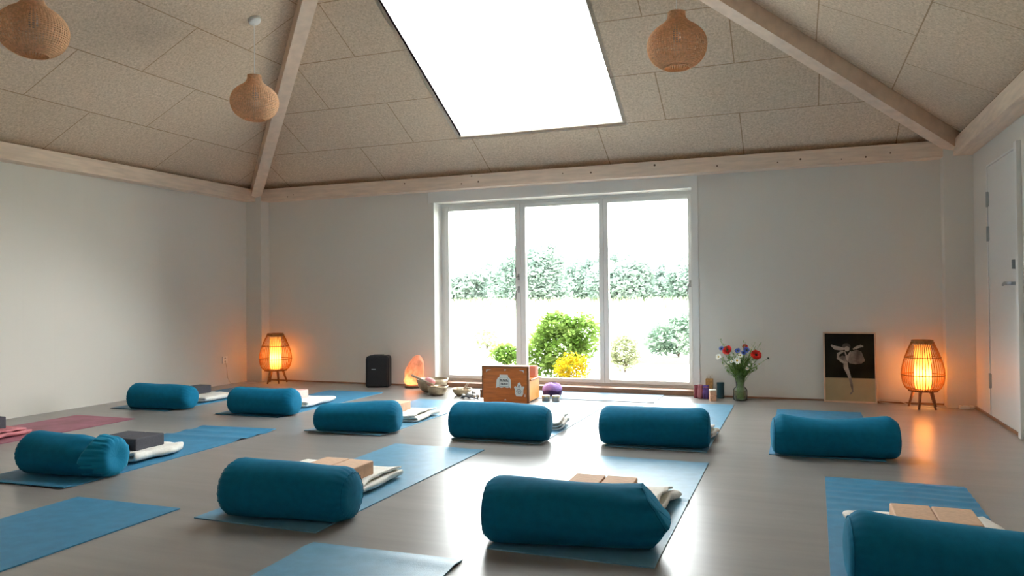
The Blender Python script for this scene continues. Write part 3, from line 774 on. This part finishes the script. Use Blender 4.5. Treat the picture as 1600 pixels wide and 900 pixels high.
lo_ = bpy.data.objects.new('bulb_light', ld); C.objects.link(lo_); lo_.parent = t; lo_.location = (-.02, -.01, .085)
SALT = ld

# ------------------------------------------------------------------ singing bowls and small instruments
def bowl(name, x, y, r, h, label, tilt=(0, 0), parts=True, z=0):
    bm = NB()
    prof = [(.001, 0), (.45 * r, 0), (.68 * r, .12 * h), (.86 * r, .40 * h), (.95 * r, .75 * h), (r, h), (r * .955, h * 1.0), (.90 * r, .75 * h), (.80 * r, .42 * h), (.62 * r, .16 * h), (.40 * r, .06 * h), (.001, .05 * h)]
    lathe(bm, prof, 48)
    o = obj(name, bm, M['bronze'], smooth=True, loc=(x, y, z)); o.rotation_euler = (tilt[0], tilt[1], 0)
    return tag(o, label, 'singing bowl', 'bronze singing bowls')
bowl('singing_bowl', 2.67, -.43, .170, .138, 'widest bronze singing bowl, tucked behind another bowl beside the salt lamp')
bowl('singing_bowl', 2.855, -.68, .108, .098, 'bronze singing bowl in front of the widest one, a mallet leaning in it')
bowl('singing_bowl', 3.10, -.62, .102, .072, 'smallest bronze singing bowl, next to the bell cluster')
t = thing('mallet', 'wooden mallet with pink felt head leaning across the front singing bowl', 'mallet', (0, 0, 0))
obj('shaft', tb([(2.565, -.70, .200), (2.80, -.67, .105)], .012, seg=10), M['stick'], t, smooth=True)
obj('felt_head', tb([(2.70, -.66, .150), (2.715, -.65, .150), (2.78, -.645, .125), (2.80, -.645, .115)], [.012, .034, .036, .02], seg=16), M['felt_pink'], t, smooth=True)
t = tag(obj('mallet', tb([(3.085, -.60, .030), (3.16, -.60, .125)], .010, seg=10), M['stick'], smooth=True), 'short dark mallet standing in the smallest singing bowl', 'mallet')
t = thing('hand_bells', 'cluster of small metal bells beside the smallest singing bowl', 'bells', (3.26, -.80, 0))
for i, (x, y, z, r) in enumerate(((0, 0, .03, .030), (.055, -.02, .024, .024), (-.05, -.03, .022, .022), (.03, .04, .05, .022), (.085, .02, .022, .020))):
    bm = NB(); bmesh.ops.create_icosphere(bm, subdivisions=3, radius=r)
    for v in bm.verts:
        if v.co.z < -.2 * r: v.co.x *= 1.15; v.co.y *= 1.15
    o = obj('bell', bm, M['steel'], t, smooth=True); o.location = (x, y, z + .002)
obj('strap', tb([(-.06, -.06, .01), (-.02, -.07, .03), (.03, -.065, .02), (.08, -.05, .01), (.11, -.03, .006)], .006, seg=6), M['dark_block'], t, smooth=True)

# ------------------------------------------------------------------ harmonium
t = thing('harmonium', 'orange wooden harmonium with two stickers in front of the garden doors', 'harmonium', (3.71, -.96, 0), .04)
hw = .235
bm = NB(); box(bm, -hw + .01, hw - .012, -.012, .012, .0, .335, .003)
obj('front_board', bm, M['harmonium'], t)
bm = NB(); box(bm, -hw, hw, -.020, .016, .330, .345, .003); box(bm, -hw - .02, -hw + .012, -.016, .014, .035, .115, .003)
box(bm, hw - .020, hw, -.018, .014, .0, .332, .003); box(bm, -hw, -hw + .014, -.018, .012, .115, .332, .002)
obj('edge_moulding', bm, M['harmonium_edge'], t)
obj('body', bx(-hw + .01, hw - .005, .014, .34, .012, .205, .004), M['amber'], t)
obj('rail', bx(-hw, hw + .012, .02, .345, .205, .222, .004), M['harmonium'], t)
bm = NB()
for k in range(6): box(bm, -hw + .02, hw - .01, .235 + k * .016, .247 + k * .016, .224, .325, .002)
obj('bellows', bm, M['bellows'], t)
obj('foot', bx(-hw + .02, -hw + .06, .02, .06, 0, .012), M['harmonium_edge'], t); obj('foot', bx(hw - .06, hw - .02, .02, .06, 0, .012), M['harmonium_edge'], t)
obj('foot', bx(-hw + .02, -hw + .06, .28, .32, 0, .012), M['harmonium_edge'], t); obj('foot', bx(hw - .06, hw - .02, .28, .32, 0, .012), M['harmonium_edge'], t)
# stickers: arched white one with two lines of dark lettering, and a white ornamental one
bm = NB(); F_ = -.0135
arch = [(-.085, .135), (-.065, .145), (-.03, .138), (.0, .145), (.03, .138), (.05, .145), (.065, .135), (.062, .215), (.052, .232), (.038, .238), (.034, .262), (-.045, .262), (-.05, .238), (-.065, .232), (-.078, .21)]
prism(bm, [(x - .008, z) for x, z in arch], F_ - .0012, F_ + .003)
s1 = obj('sticker', bm, M['sticker'], t, label='white arched sticker with two lines of dark lettering')
bm = NB(); prism(bm, [(-.060, .150), (.040, .150), (.036, .222), (.022, .240), (-.046, .240), (-.058, .222)], F_ - .0018, F_ - .001)
obj('border', bm, M['sticker_grey'], s1)
bm = NB(); prism(bm, [(-.055, .155), (.035, .155), (.031, .218), (.018, .235), (-.042, .235), (-.053, .218)], F_ - .0024, F_ - .0016)
obj('panel', bm, M['sticker'], s1)
bm = NB()
def glyph_row(xs, z, h, w):
    for i, x in enumerate(xs):
        box(bm, x, x + w * .40, F_ - .0032, F_ - .0022, z, z + h)
        if i % 2 == 0: box(bm, x, x + w, F_ - .0032, F_ - .0022, z + h * .62, z + h); box(bm, x + w * .62, x + w, F_ - .0032, F_ - .0022, z, z + h)
        else: box(bm, x, x + w, F_ - .0032, F_ - .0022, z, z + h * .28); box(bm, x, x + w * .8, F_ - .0032, F_ - .0022, z + h * .4, z + h * .65)
glyph_row([-.051 + i * .0142 for i in range(6)], .196, .022, .0125)
glyph_row([-.043 + i * .0142 for i in range(5)], .166, .020, .0125)
obj('lettering', bm, M['ink'], s1)
bm = NB()
prism(bm, [(.11, .062), (.165, .062), (.178, .085), (.178, .12), (.190, .152), (.175, .158), (.165, .150), (.155, .168), (.150, .185), (.138, .195), (.126, .185), (.122, .168), (.112, .150), (.10, .158), (.088, .148), (.098, .12), (.098, .085)], F_ - .0012, F_ + .003)
s2 = obj('sticker', bm, M['sticker'], t, label='white ornamental sticker with a grey swirl')
bm = NB(); sw = [(.138 + (.006 + .0022 * a) * math.cos(a), F_ - .002, .105 + (.006 + .0022 * a) * math.sin(a)) for a in [i * .35 for i in range(28)]]
tube(bm, sw, .0022, seg=5); tube(bm, [(.128, F_ - .002, .15), (.138, F_ - .002, .172), (.148, F_ - .002, .15)], .0022, seg=5); tube(bm, [(.138, F_ - .002, .172), (.138, F_ - .002, .14)], .0022, seg=5)
obj('swirl', bm, M['ink'], s2)
for poly in ([(hw - .05, .308), (hw - .05, .280), (hw - .060, .298), (hw - .10, .308)], [(-hw + .045, .308), (-hw + .095, .308), (-hw + .055, .298), (-hw + .045, .280)],
             [(-.012, .312), (.0, .298), (.012, .312)], [(-.012, .022), (.0, .034), (.012, .022)], [(hw - .045, .06), (hw - .04, .09), (hw - .036, .06)]):
    bm = NB(); prism(bm, poly, F_ - .001, F_ + .002); obj('corner_ornament', bm, M['sticker'], t)

# ------------------------------------------------------------------ meditation cushion, tins
t = thing('meditation_cushion', 'lilac round cushion behind the harmonium', 'cushion', (4.0, -.42, .006))
def pl(p, a, r, z): 
    q = 1 + .02 * math.sin(a * 26); return Vector((p.x * q, p.y * q, p.z + .006 * math.sin(a * 3)))
bm = NB(); lathe(bm, [(.001, .05), (.085, .05), (.097, .06), (.095, .085), (.078, .110), (.045, .124), (.001, .128)], 104, fn=pl); obj('top', bm, M['purple'], t, smooth=True)
bm = NB(); lathe(bm, [(.001, 0), (.080, 0), (.092, .015), (.096, .04), (.096, .062), (.001, .062)], 104, fn=pl); obj('side_band', bm, M['purple_dark'], t, smooth=True)
tn = thing('tin', 'small round tin with gold lid, the one closer to the harmonium', 'tin', (4.05, -.78, 0), 0, 'two small round tins')
bm = NB(); lathe(bm, [(.001, 0), (.036, 0), (.037, .004), (.037, .045), (.001, .045)], 28); obj('can', bm, M['tin'], tn)
bm = NB(); lathe(bm, [(.0385, .040), (.0385, .054), (.036, .056), (.001, .056)], 28); obj('lid', bm, M['tin_lid'], tn)
dup(tn, (4.145, -.76, 0), 0, 'small round tin with gold lid, the one further from the harmonium')

# ------------------------------------------------------------------ pouches, card box, candle, canister
def pouch(x, y, w, h, d, m, label, seedv, rz=0):
    t = thing('pouch', label, 'pouch', (x, y, 0), rz, 'small cloth pouches by the doors')
    bm = NB()
    def fn(p, a, r, z):
        k = z / h
        return Vector((p.x * w / 2 + .006 * noise.noise((a * 2, k * 3, seedv)), p.y * d / 2 * (1 - .6 * k) * (1 + .12 * math.sin(5 * a)), p.z))
    lathe(bm, [(.001, 0), (.8, 0), (.95, .01), (1, h * .3), (.97, h * .6), (.78, h * .85), (.85, h), (.7, h * .99), (.001, h * .86)], 36, fn=fn)
    obj('bag', bm, m, t, smooth=True)
    bm = NB(); lathe(bm, [(.80, h * .83), (.84, h * .86), (.80, h * .89)], 36, fn=fn); obj('drawstring', bm, M['rose'], t, smooth=True)
    return t
pouch(5.378, -.13, .050, .125, .06, M['maroon'], 'maroon pouch leaning at the door casing', 1)
pouch(5.420, -.17, .055, .135, .06, M['rose'], 'rose pouch between the maroon and violet ones', 2)
pouch(5.470, -.17, .075, .130, .07, M['violet'], 'violet patterned pouch in front of the ochre box', 3)
t = thing('incense_box', 'tall ochre box with a few sticks poking out, against the wall', 'box', (5.495, -.075, 0))
bm = NB(); box(bm, -.034, .034, -.03, .03, 0, .185, .003); obj('carton', bm, M['ochre'], t)
for i, (x, y) in enumerate(((-.02, 0), (-.005, .01), (.008, -.008), (.022, .004))):
    obj('stick', tb([(x, y, .185), (x * 1.2, y, .215 + .008 * (i % 2))], .0022, seg=5), M['stick'], t)
t = thing('candle', 'short peach square candle with a pale top near the dark canister', 'candle', (5.548, -.30, 0), .25)
obj('wax', bx(-.03, .03, -.03, .03, 0, .095, .004), M['candle'], t); obj('top', bx(-.031, .031, -.031, .031, .095, .108, .004), M['candle_top'], t)
obj('wick', tb([(0, 0, .108), (.001, 0, .118)], .0012, seg=5), M['ink'], t)
t = thing('canister', 'dark teal cylindrical canister against the wall by the vase', 'canister', (5.60, -.09, 0))
bm = NB(); lathe(bm, [(.001, 0), (.033, 0), (.034, .003), (.034, .135), (.001, .135)], 32); obj('can', bm, M['teal_tin'], t)
bm = NB(); lathe(bm, [(.0355, .128), (.0355, .15), (.033, .153), (.001, .153)], 32); obj('lid', bm, M['teal_tin'], t)

# ------------------------------------------------------------------ vase and wild flowers
VX, VY = 5.79, -.20
t = thing('vase', 'hourglass-shaped clear glass vase standing on the floor by the wall', 'vase', (VX, VY, 0))
bm = NB(); o_ = [(.001, 0), (.052, 0), (.064, .012), (.066, .05), (.065, .10), (.056, .118), (.040, .128), (.038, .145), (.042, .19), (.054, .245)]
i_ = [(.051, .245), (.039, .19), (.035, .145), (.036, .129), (.052, .114), (.061, .10), (.062, .05), (.060, .016), (.048, .008), (.001, .008)]
lathe(bm, o_ + i_, 40); obj('glass_body', bm, M['vase_glass'], t, smooth=True)
bm = NB(); lathe(bm, [(.001, .0095), (.047, .0095), (.0585, .018), (.0605, .05), (.0595, .088), (.001, .09)], 36); obj('water', bm, M['water'], t, smooth=True)
random.seed(11)
bm = NB()
def stem_pts(tip, b=None):
    b = b or Vector((VX + random.uniform(-.03, .03), VY + random.uniform(-.03, .03), .02))
    neck = Vector((VX + random.uniform(-.020, .020) + (tip[0] - VX) * .08, VY + random.uniform(-.02, .02) + (tip[1] - VY) * .08, .17))
    tp = Vector(tip); mid = neck.lerp(tp, .5) + Vector((0, 0, .03)) - Vector((tp.x - VX, tp.y - VY, 0)) * .12
    pts = []
    for k in range(4): pts.append(b.lerp(neck, k / 4))
    for k in range(9):
        s = k / 8; pts.append((1 - s) ** 2 * neck + 2 * s * (1 - s) * mid + s * s * tp)
    return pts
for i in range(210):                                    # grassy filler
    a = random.uniform(0, 2 * PI); rr = random.uniform(0, .19) ; zz = random.uniform(.28, .46) - rr * .25
    tip = (VX + rr * math.cos(a) * 1.0, VY + rr * math.sin(a) * .55, zz)
    if i < 26: 
        rr = random.uniform(.12, .24); tip = (VX + rr * math.cos(a), VY + .5 * rr * math.sin(a), random.uniform(.38, .56))
    pts = stem_pts(tip); tube(bm, pts, [.0028 * (1 - .5 * k / len(pts)) for k in range(len(pts))], seg=4, cap=False)
    for q in range(6):                                   # leaves along the stem
        c = pts[random.randint(5, len(pts) - 1)]; d = Vector((random.uniform(-1, 1), random.uniform(-1, 1), random.uniform(-.1, 1))).normalized()
        l = random.uniform(.016, .050); s = d.cross(Vector((0, 0, 1))).normalized() * l * .16
        vs = [bm.verts.new(c), bm.verts.new(c + d * l * .5 + s), bm.verts.new(c + d * l), bm.verts.new(c + d * l * .5 - s)]
        bm.faces.new(vs)
tag(obj('flower_greenery', bm, M['stem']), 'mass of green grassy stems and leaves in the glass vase', 'greenery', kind='stuff')
def flower(kind, tip, label, r, face=None):
    col = {'red': 'red_petal', 'blue': 'blue_petal', 'white': 'white_petal', 'dark': 'dark_eye'}[kind]
    t = thing(kind + '_flower' if kind != 'dark' else 'seed_head', label, 'flower', (0, 0, 0), 0, 'wild flowers in the vase')
    pts = stem_pts(tip); obj('stem', tb(pts, .0018, seg=5), M['stem'], t, smooth=True)
    nrm = Vector(face or ((tip[0] - VX) * 2, -.8, .5)).normalized(); ax = nrm.cross(Vector((0, 0, 1))).normalized(); ay = nrm.cross(ax)
    bm = NB(); T = Vector(tip)
    n = {'red': 7, 'blue': 11, 'white': 13, 'dark': 5}[kind]; layers = 3 if kind == 'red' else 1
    for ly in range(layers):
        for i in range(n):
            a = 2 * PI * (i + ly * .4) / n; d = ax * math.cos(a) + ay * math.sin(a); s = nrm.cross(d)
            L_ = r * (1 - .22 * ly) * random.uniform(.85, 1.1); w_ = L_ * (.50 if kind == 'red' else .16 if kind == 'white' else .24)
            up = nrm * L_ * (.15 + .35 * ly)
            p = [T, T + d * L_ * .45 + s * w_ * .8 + up * .4, T + d * L_ * .92 + s * w_ * .7 + up, T + d * L_ + up * 1.1, T + d * L_ * .92 - s * w_ * .7 + up, T + d * L_ * .45 - s * w_ * .8 + up * .4]
            bm.faces.new([bm.verts.new(q) for q in p])
    obj('petals', bm, M[col], t)
    bm = NB(); bmesh.ops.create_icosphere(bm, subdivisions=2, radius=r * (.26 if kind != 'dark' else .6), matrix=Matrix.Translation(T + nrm * r * .08))
    obj('flower_eye', bm, M['yellow_eye' if kind == 'white' else 'dark_eye'], t, smooth=True)
flower('red', (5.682, -.24, .475), 'red poppy-like flower nearer the garden doors', .048)
flower('red', (5.938, -.24, .432), 'larger deep red flower on the side nearer the framed picture', .053)
flower('red', (5.835, -.12, .500), 'small red bloom half hidden at the top of the bunch', .028)
flower('blue', (5.625, -.22, .490), 'blue cornflower furthest towards the garden doors', .027)
flower('blue', (5.775, -.25, .472), 'blue-green flower at the upper middle of the bunch', .030)
flower('blue', (5.855, -.25, .480), 'blue cornflower between the middle bloom and the large red flower', .032)
flower('blue', (5.830, -.27, .455), 'dark blue cornflower just under the upper middle ones', .025)
flower('dark', (6.045, -.22, .405), 'small dark seed head sticking out towards the framed picture', .014)
flower('white', (5.600, -.24, .410), 'white daisy with dark eye, lowest on the door side', .032)
flower('white', (5.775, -.32, .385), 'largest white flower at the centre of the bunch', .040)
flower('white', (5.800, -.28, .43), 'white flower just under the blue ones', .028)
flower('white', (5.965, -.25, .350), 'white daisy low on the picture side', .024)
flower('white', (5.860, -.28, .310), 'small white flower close above the vase rim', .020)
for q, (x, y, z) in enumerate(((5.69, -.26, .36), (5.91, -.27, .37), (5.88, -.29, .345), (5.72, -.27, .43), (5.98, -.24, .47), (5.66, -.24, .33), (5.90, -.24, .50))):
    flower('white', (x, y, z), 'tiny cream flower among the grassy stems of the bunch', .013)
flower('white', (5.725, -.30, .375), 'small pale flower beside the central white one', .020)

# ------------------------------------------------------------------ leaning framed picture
t = thing('framed_picture', 'framed photograph of a dancer leaning on the wall by the lit lamp', 'framed picture', (6.748, -.075, 0), 0)
t.rotation_euler = (-.10, 0, 0)
PWd, PHt = .223, .645
bm = NB()
for q in ((-PWd, -PWd + .014, 0, PHt), (PWd - .014, PWd, 0, PHt), (-PWd + .014, PWd - .014, 0, .016), (-PWd + .014, PWd - .014, PHt - .014, PHt)):
    box(bm, q[0], q[1], -.012, .012, q[2], q[3], .002)
obj('frame', bm, M['frame_wood'], t)
pr_ = obj('print', bx(-PWd + .012, PWd - .012, -.004, .006, .014, PHt - .012), M['print_floor'], t)
obj('backdrop', bx(-PWd + .014, PWd - .014, -.0055, -.0035, .225, PHt - .014), M['print_dark'], pr_)
def flat(polys, y, m, name):
    bm = NB()
    for i, p in enumerate(polys): prism(bm, p, y - .0004 - i * .0001, y + .0004 - i * .0001)
    return obj(name, bm, m, pr_)
def limb(pts, ws):
    l = []; r = []
    for i, (x, z) in enumerate(pts):
        a = pts[max(i - 1, 0)]; b = pts[min(i + 1, len(pts) - 1)]; tx, tz = b[0] - a[0], b[1] - a[1]; n_ = math.hypot(tx, tz) or 1
        l.append((x - tz / n_ * ws[i], z + tx / n_ * ws[i])); r.append((x + tz / n_ * ws[i], z - tx / n_ * ws[i]))
    return l + r[::-1]
flat([[(-.01, .43), (.02, .47), (.06, .485), (.10, .47), (.115, .43), (.13, .385), (.10, .36), (.05, .352), (.0, .36), (-.02, .39)],
      [(-.02, .42), (-.06, .43), (-.09, .41), (-.075, .38), (-.03, .36)]], -.0062, M['print_skirt'], 'dress')
flat([limb([(-.155, .525), (-.12, .500), (-.07, .492), (-.04, .492)], [.006, .018, .016, .008]),
      limb([(.03, .488), (.06, .505), (.10, .520), (.118, .515)], [.006, .012, .012, .005]),
      limb([(-.05, .470), (-.095, .445), (-.098, .405), (-.06, .372), (-.03, .358)], [.008, .012, .012, .010, .008]),
      limb([(-.035, .375), (-.032, .32), (-.010, .26), (.0, .225)], [.018, .020, .014, .012]),
      limb([(-.04, .47), (-.02, .40), (.01, .47)], [.004, .03, .004])], -.0068, M['print_figure'], 'dancer_figure')
flat([limb([(.0, .226), (.012, .17), (.020, .12), (.022, .095)], [.012, .011, .007, .005]), limb([(.018, .10), (.005, .085), (-.002, .075)], [.005, .008, .002])], -.0068, M['print_skirt'], 'dancer_leg')
flat([[(-.045 + .035 * math.cos(a) * (1 if True else 1) + .02, .515 + .030 * math.sin(a)) for a in [i * PI / 8 for i in range(16)]]], -.0066, M['print_hair'], 'hair')
flat([[(-.020 + .022 * math.cos(a), .492 + .024 * math.sin(a)) for a in [i * PI / 8 for i in range(16)]]], -.0074, M['print_figure'], 'dancer_face')

# ------------------------------------------------------------------ cables, plug, wall socket
t = thing('power_strip', 'white plug and adapter lying in the corner by the post', 'power strip', (7.64, -.20, 0), .1)
obj('housing', bx(-.045, .03, -.02, .02, 0, .028, .006), M['white_plastic'], t); obj('plug', bx(.034, .07, -.015, .015, .001, .03, .007), M['white_plastic'], t)
obj('switch', bx(-.03, -.018, -.008, .008, .028, .031, .001), M['cable'], t)
tag(obj('lamp_cable', tb([(7.30, -.10, .005), (7.38, -.19, .005), (7.46, -.225, .005), (7.52, -.21, .005), (7.57, -.205, .005), (7.592, -.20, .010)], .004, seg=6), M['cable'], smooth=True), 'pale cable from the lit lamp to the white adapter', 'cable')
tag(obj('lamp_cable', tb([(7.22, -.07, .005), (7.15, -.03, .03), (7.08, -.025, .036), (7.0, -.03, .032), (6.99, -.035, .012), (7.10, -.08, .005), (7.20, -.14, .005)], .004, seg=6), M['cable'], smooth=True), 'pale cable looped on the floor between the lamp and the framed picture', 'cable')
t = thing('wall_socket', 'white double wall socket low on the side wall by the corner post', 'socket', (0, -.53, .29))
obj('plate', bx(.0, .012, -.04, .04, -.04, .04, .003), M['white_plastic'], t)
for z in (-.018, .018): obj('outlet', bx(.011, .014, -.012, .012, z - .008, z + .008), M['hinge'], t)
tag(obj('lamp_cable', tb([(.016, -.53, .27), (.03, -.525, .20), (.02, -.50, .08), (.03, -.46, .006), (.16, -.35, .005), (.33, -.26, .005)], .003, seg=6), M['cable'], smooth=True), 'pale cable running from the wall socket down to the floor', 'cable')

# ------------------------------------------------------------------ garden
struct('ground', bx(-30, 40, .3, 7.5, -.22, -.12), M['gravel'], label='pale gravel terrace outside the garden doors')
bm = NB()
def sheet(bm, rows):
    vs = [[bm.verts.new((x, y, z)) for x in (-60, 60)] for y, z in rows]
    for a, b in zip(vs, vs[1:]): bm.faces.new((a[0], a[1], b[1], b[0]))
sheet(bm, [(7.5, -.118), (16.5, .78), (80, 1.0), (80, -.5), (7.5, -.5), (7.5, -.118)])
struct('lawn', bm, M['lawn'], label='bright open meadow rising beyond the terrace')
tag(obj('kerb', bx(3.6, 6.2, 4.75, 4.9, -.14, -.03, .02), M['kerb']), 'low brown stone kerb on the gravel outside', 'kerb')
def leaf_mat(name, c, c2, nscale, k=.45):
    m = bpy.data.materials.new(name); m.use_nodes = True
    nt = m.node_tree; nt.nodes.clear(); N = nt.nodes.new; ln = nt.links.new
    o = N('ShaderNodeOutputMaterial'); t = N('ShaderNodeBsdfTranslucent'); d = N('ShaderNodeBsdfDiffuse'); mx = N('ShaderNodeMixShader'); mx.inputs[0].default_value = k
    tc = N('ShaderNodeTexCoord'); n = N('ShaderNodeTexNoise'); n.inputs['Scale'].default_value = nscale; r = N('ShaderNodeValToRGB')
    r.color_ramp.elements[0].position = .35; r.color_ramp.elements[1].position = .65
    r.color_ramp.elements[0].color = (*c, 1); r.color_ramp.elements[1].color = (*c2, 1)
    ln(tc.outputs['Object'], n.inputs['Vector']); ln(n.outputs['Fac'], r.inputs[0]); ln(r.outputs[0], t.inputs[0]); ln(r.outputs[0], d.inputs[0])
    ln(d.outputs[0], mx.inputs[1]); ln(t.outputs[0], mx.inputs[2]); ln(mx.outputs[0], o.inputs[0])
    return m
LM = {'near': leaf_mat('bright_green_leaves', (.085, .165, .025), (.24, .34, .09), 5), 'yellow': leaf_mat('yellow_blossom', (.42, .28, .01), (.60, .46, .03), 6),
      'blue': leaf_mat('blue_green_leaves', (.22, .31, .24), (.34, .42, .33), 3, .6), 'far': leaf_mat('haze_tinted_leaves', (.30, .38, .335), (.42, .48, .43), .6, .6),  # far leaves are paled so their colour stands for haze
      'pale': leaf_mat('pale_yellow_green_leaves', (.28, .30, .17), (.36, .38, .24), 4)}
WOOD = mat('bark', (.10, .07, .05), .9)
def leaves(bm, cx, cy, cz, rx, ry, rz, n, size, mi=0, lump=.35, seedv=0):
    for i in range(n):
        d = Vector((random.gauss(0, 1), random.gauss(0, 1), random.gauss(0, 1))).normalized()
        k = random.uniform(.55, 1) * (1 + lump * noise.noise(d * 2.2 + Vector((seedv, 0, 0))))
        c = Vector((cx + d.x * rx * k, cy + d.y * ry * k, cz + d.z * rz * k))
        if c.z < .0: continue
        l = size * random.uniform(.6, 1.3)
        u_ = Vector((random.uniform(-1, 1), random.uniform(-1, 1), random.uniform(-.6, .6))).normalized(); w_ = u_.cross(Vector((random.uniform(-1, 1), random.uniform(-1, 1), 1))).normalized()
        f = bm.faces.new([bm.verts.new(c + q) for q in (-u_ * l * .5, w_ * l * .3 + u_ * .05 * l, u_ * l * .5, -w_ * l * .3)]); f.material_index = mi
def plant(name, x, y, blobs, m, label, cat, size, group, stems=5, h=.4, zb=-.11):
    t = thing(name, label, cat, (x, y, zb), 0, group)
    bm = NB()
    for (cx, cy, cz, rx, ry, rz, n) in blobs: leaves(bm, cx, cy, cz, rx, ry, rz, int(n * 1.6), size * .8, seedv=x * 3 + cx)
    obj('foliage', bm, m, t)
    bm = NB()
    for i in range(stems):
        a = 2 * PI * i / stems; tube(bm, [(0, 0, 0), (.1 * math.cos(a) * h, .1 * math.sin(a) * h, h * .4), (.35 * math.cos(a) * h, .35 * math.sin(a) * h, h)], [.03 * h, .02 * h, .01 * h], seg=6)
    obj('branches', bm, WOOD, t)
    return t
G = 'shrubs in the garden'
plant('bush', 3.42, 1.75, [(0, 0, .42, .42, .35, .36, 1500), (-.05, 0, .72, .26, .25, .20, 600), (.28, .05, .62, .26, .25, .28, 700), (-.28, 0, .35, .25, .25, .3, 500)], LM['near'], 'bright green leafy bush just outside the middle glass door', 'bush', .085, G)
plant('bush', 2.40, 2.45, [(0, 0, .30, .26, .22, .16, 500), (.12, 0, .20, .25, .2, .2, 300)], LM['near'], 'low green bush seen through the first glass door beside the mullion', 'bush', .08, G, h=.25)
plant('flowering_shrub', 3.72, 1.25, [(0, 0, .22, .24, .14, .20, 900)], LM['yellow'], 'yellow blossoming shrub in front of the bright green bush', 'flowering shrub', .05, G, h=.2)
plant('bush', 4.28, 6.2, [(0, 0, .40, .62, .45, .40, 1300), (-.35, 0, .3, .35, .35, .3, 500), (.3, 0, .62, .5, .4, .26, 700)], LM['blue'], 'blue-green bush beyond the kerb behind the third glass door', 'bush', .11, G, h=.5)
plant('bush', 3.95, 3.2, [(0, 0, .30, .26, .2, .28, 800)], LM['pale'], 'pale yellowish sparse bush right beside the second mullion', 'bush', .08, G, h=.3)
plant('bush', .20, 7.0, [(0, 0, .25, .35, .3, .22, 350)], LM['pale'], 'small greyish shrub far out behind the first glass door', 'bush', .10, G, h=.3)
far = [(-5.1, 17.2, 1.05, 1.05), (-4.2, 20.8, 1.6, 2.1), (-2.35, 17.3, 1.3, 1.95), (-.8, 20.8, 1.6, 1.85), (.8, 17.2, 1.15, 1.30), (2.0, 20.8, 1.45, 1.55), (3.4, 17.6, 1.15, 1.35), (-8.4, 20.8, 1.3, 1.0)]
labs = ['end tree of the hazy tree line, lowest towards the first door', 'hazy tree seen through the first glass door', 'tallest hazy tree above the first mullion', 'hazy tree filling the middle glass door',
        'low hazy tree near the second mullion', 'hazy tree seen through the third glass door', 'hazy tree at the far side of the third glass door', 'outlying hazy tree hidden towards the door jamb']
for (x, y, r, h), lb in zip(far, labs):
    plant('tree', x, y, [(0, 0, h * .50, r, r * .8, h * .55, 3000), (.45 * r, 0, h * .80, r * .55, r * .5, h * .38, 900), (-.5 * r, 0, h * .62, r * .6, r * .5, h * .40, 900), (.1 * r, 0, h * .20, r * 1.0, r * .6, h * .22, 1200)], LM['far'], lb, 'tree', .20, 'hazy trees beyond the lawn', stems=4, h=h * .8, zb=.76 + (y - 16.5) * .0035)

random.seed(5)
bm = NB()
for i in range(5200):
    x = random.uniform(-9, 6); y = random.uniform(14.6, 16.9); z0 = -.118 + (min(y, 16.5) - 7.5) * .0998 - .02
    hh = random.uniform(.05, .24); w_ = random.uniform(.012, .035); dx, dy = random.uniform(-.09, .09), random.uniform(-.08, .08); a = random.uniform(0, PI)
    c, s_ = math.cos(a) * w_, math.sin(a) * w_
    bm.faces.new([bm.verts.new(p) for p in ((x - c, y - s_, z0), (x + c, y + s_, z0), (x + dx + c * .4, y + dy + s_ * .4, z0 + hh), (x + dx - c * .4, y + dy - s_ * .4, z0 + hh))])
tag(obj('meadow_grass', bm, leaf_mat('meadow_grass', (.34, .40, .22), (.46, .50, .34), 1.2, .5)), 'pale tall grass at the foot of the hazy trees', 'grass', kind='stuff')
# ------------------------------------------------------------------ light, camera, view
wd = bpy.data.worlds.new('overcast_sky'); sc.world = wd; wd.use_nodes = True
nt = wd.node_tree; bg = nt.nodes['Background']
tc = nt.nodes.new('ShaderNodeTexCoord'); sp = nt.nodes.new('ShaderNodeSeparateXYZ'); rp = nt.nodes.new('ShaderNodeValToRGB')
nt.links.new(tc.outputs['Generated'], sp.inputs[0]); nt.links.new(sp.outputs[2], rp.inputs[0]); nt.links.new(rp.outputs[0], bg.inputs[0])
rp.color_ramp.elements[0].color = (1, 1, 1, 1); rp.color_ramp.elements[1].color = (.92, .96, 1, 1)
bg.inputs[1].default_value = 6.0
cd = bpy.data.cameras.new('camera'); cam = bpy.data.objects.new('camera', cd); C.objects.link(cam); sc.camera = cam
r_ = Vector((0.935241328, 0.353885163, -0.009431315)); u_ = Vector((0.0129464076, -0.00756675156, 0.999887561)); f_ = Vector((-0.353774008, 0.935258272, 0.01165828))
mw = Matrix((r_, u_, -f_)).transposed().to_4x4(); mw.translation = (6.31297, -7.64653, .9988); cam.matrix_world = mw
cd.sensor_width = 36; cd.sensor_fit = 'HORIZONTAL'; cd.lens = 1181.229 / 1600 * 36; cd.clip_start = .02; cd.clip_end = 300
sc.view_settings.view_transform = 'Standard'; sc.view_settings.look = 'None'; sc.view_settings.gamma = 1; sc.view_settings.use_curve_mapping = False
sc.view_settings.exposure = 1.5
sc.cycles.max_bounces = 12; sc.cycles.diffuse_bounces = 8; sc.cycles.transparent_max_bounces = 16; sc.cycles.sample_clamp_indirect = 4
sc.cycles.use_denoising = True
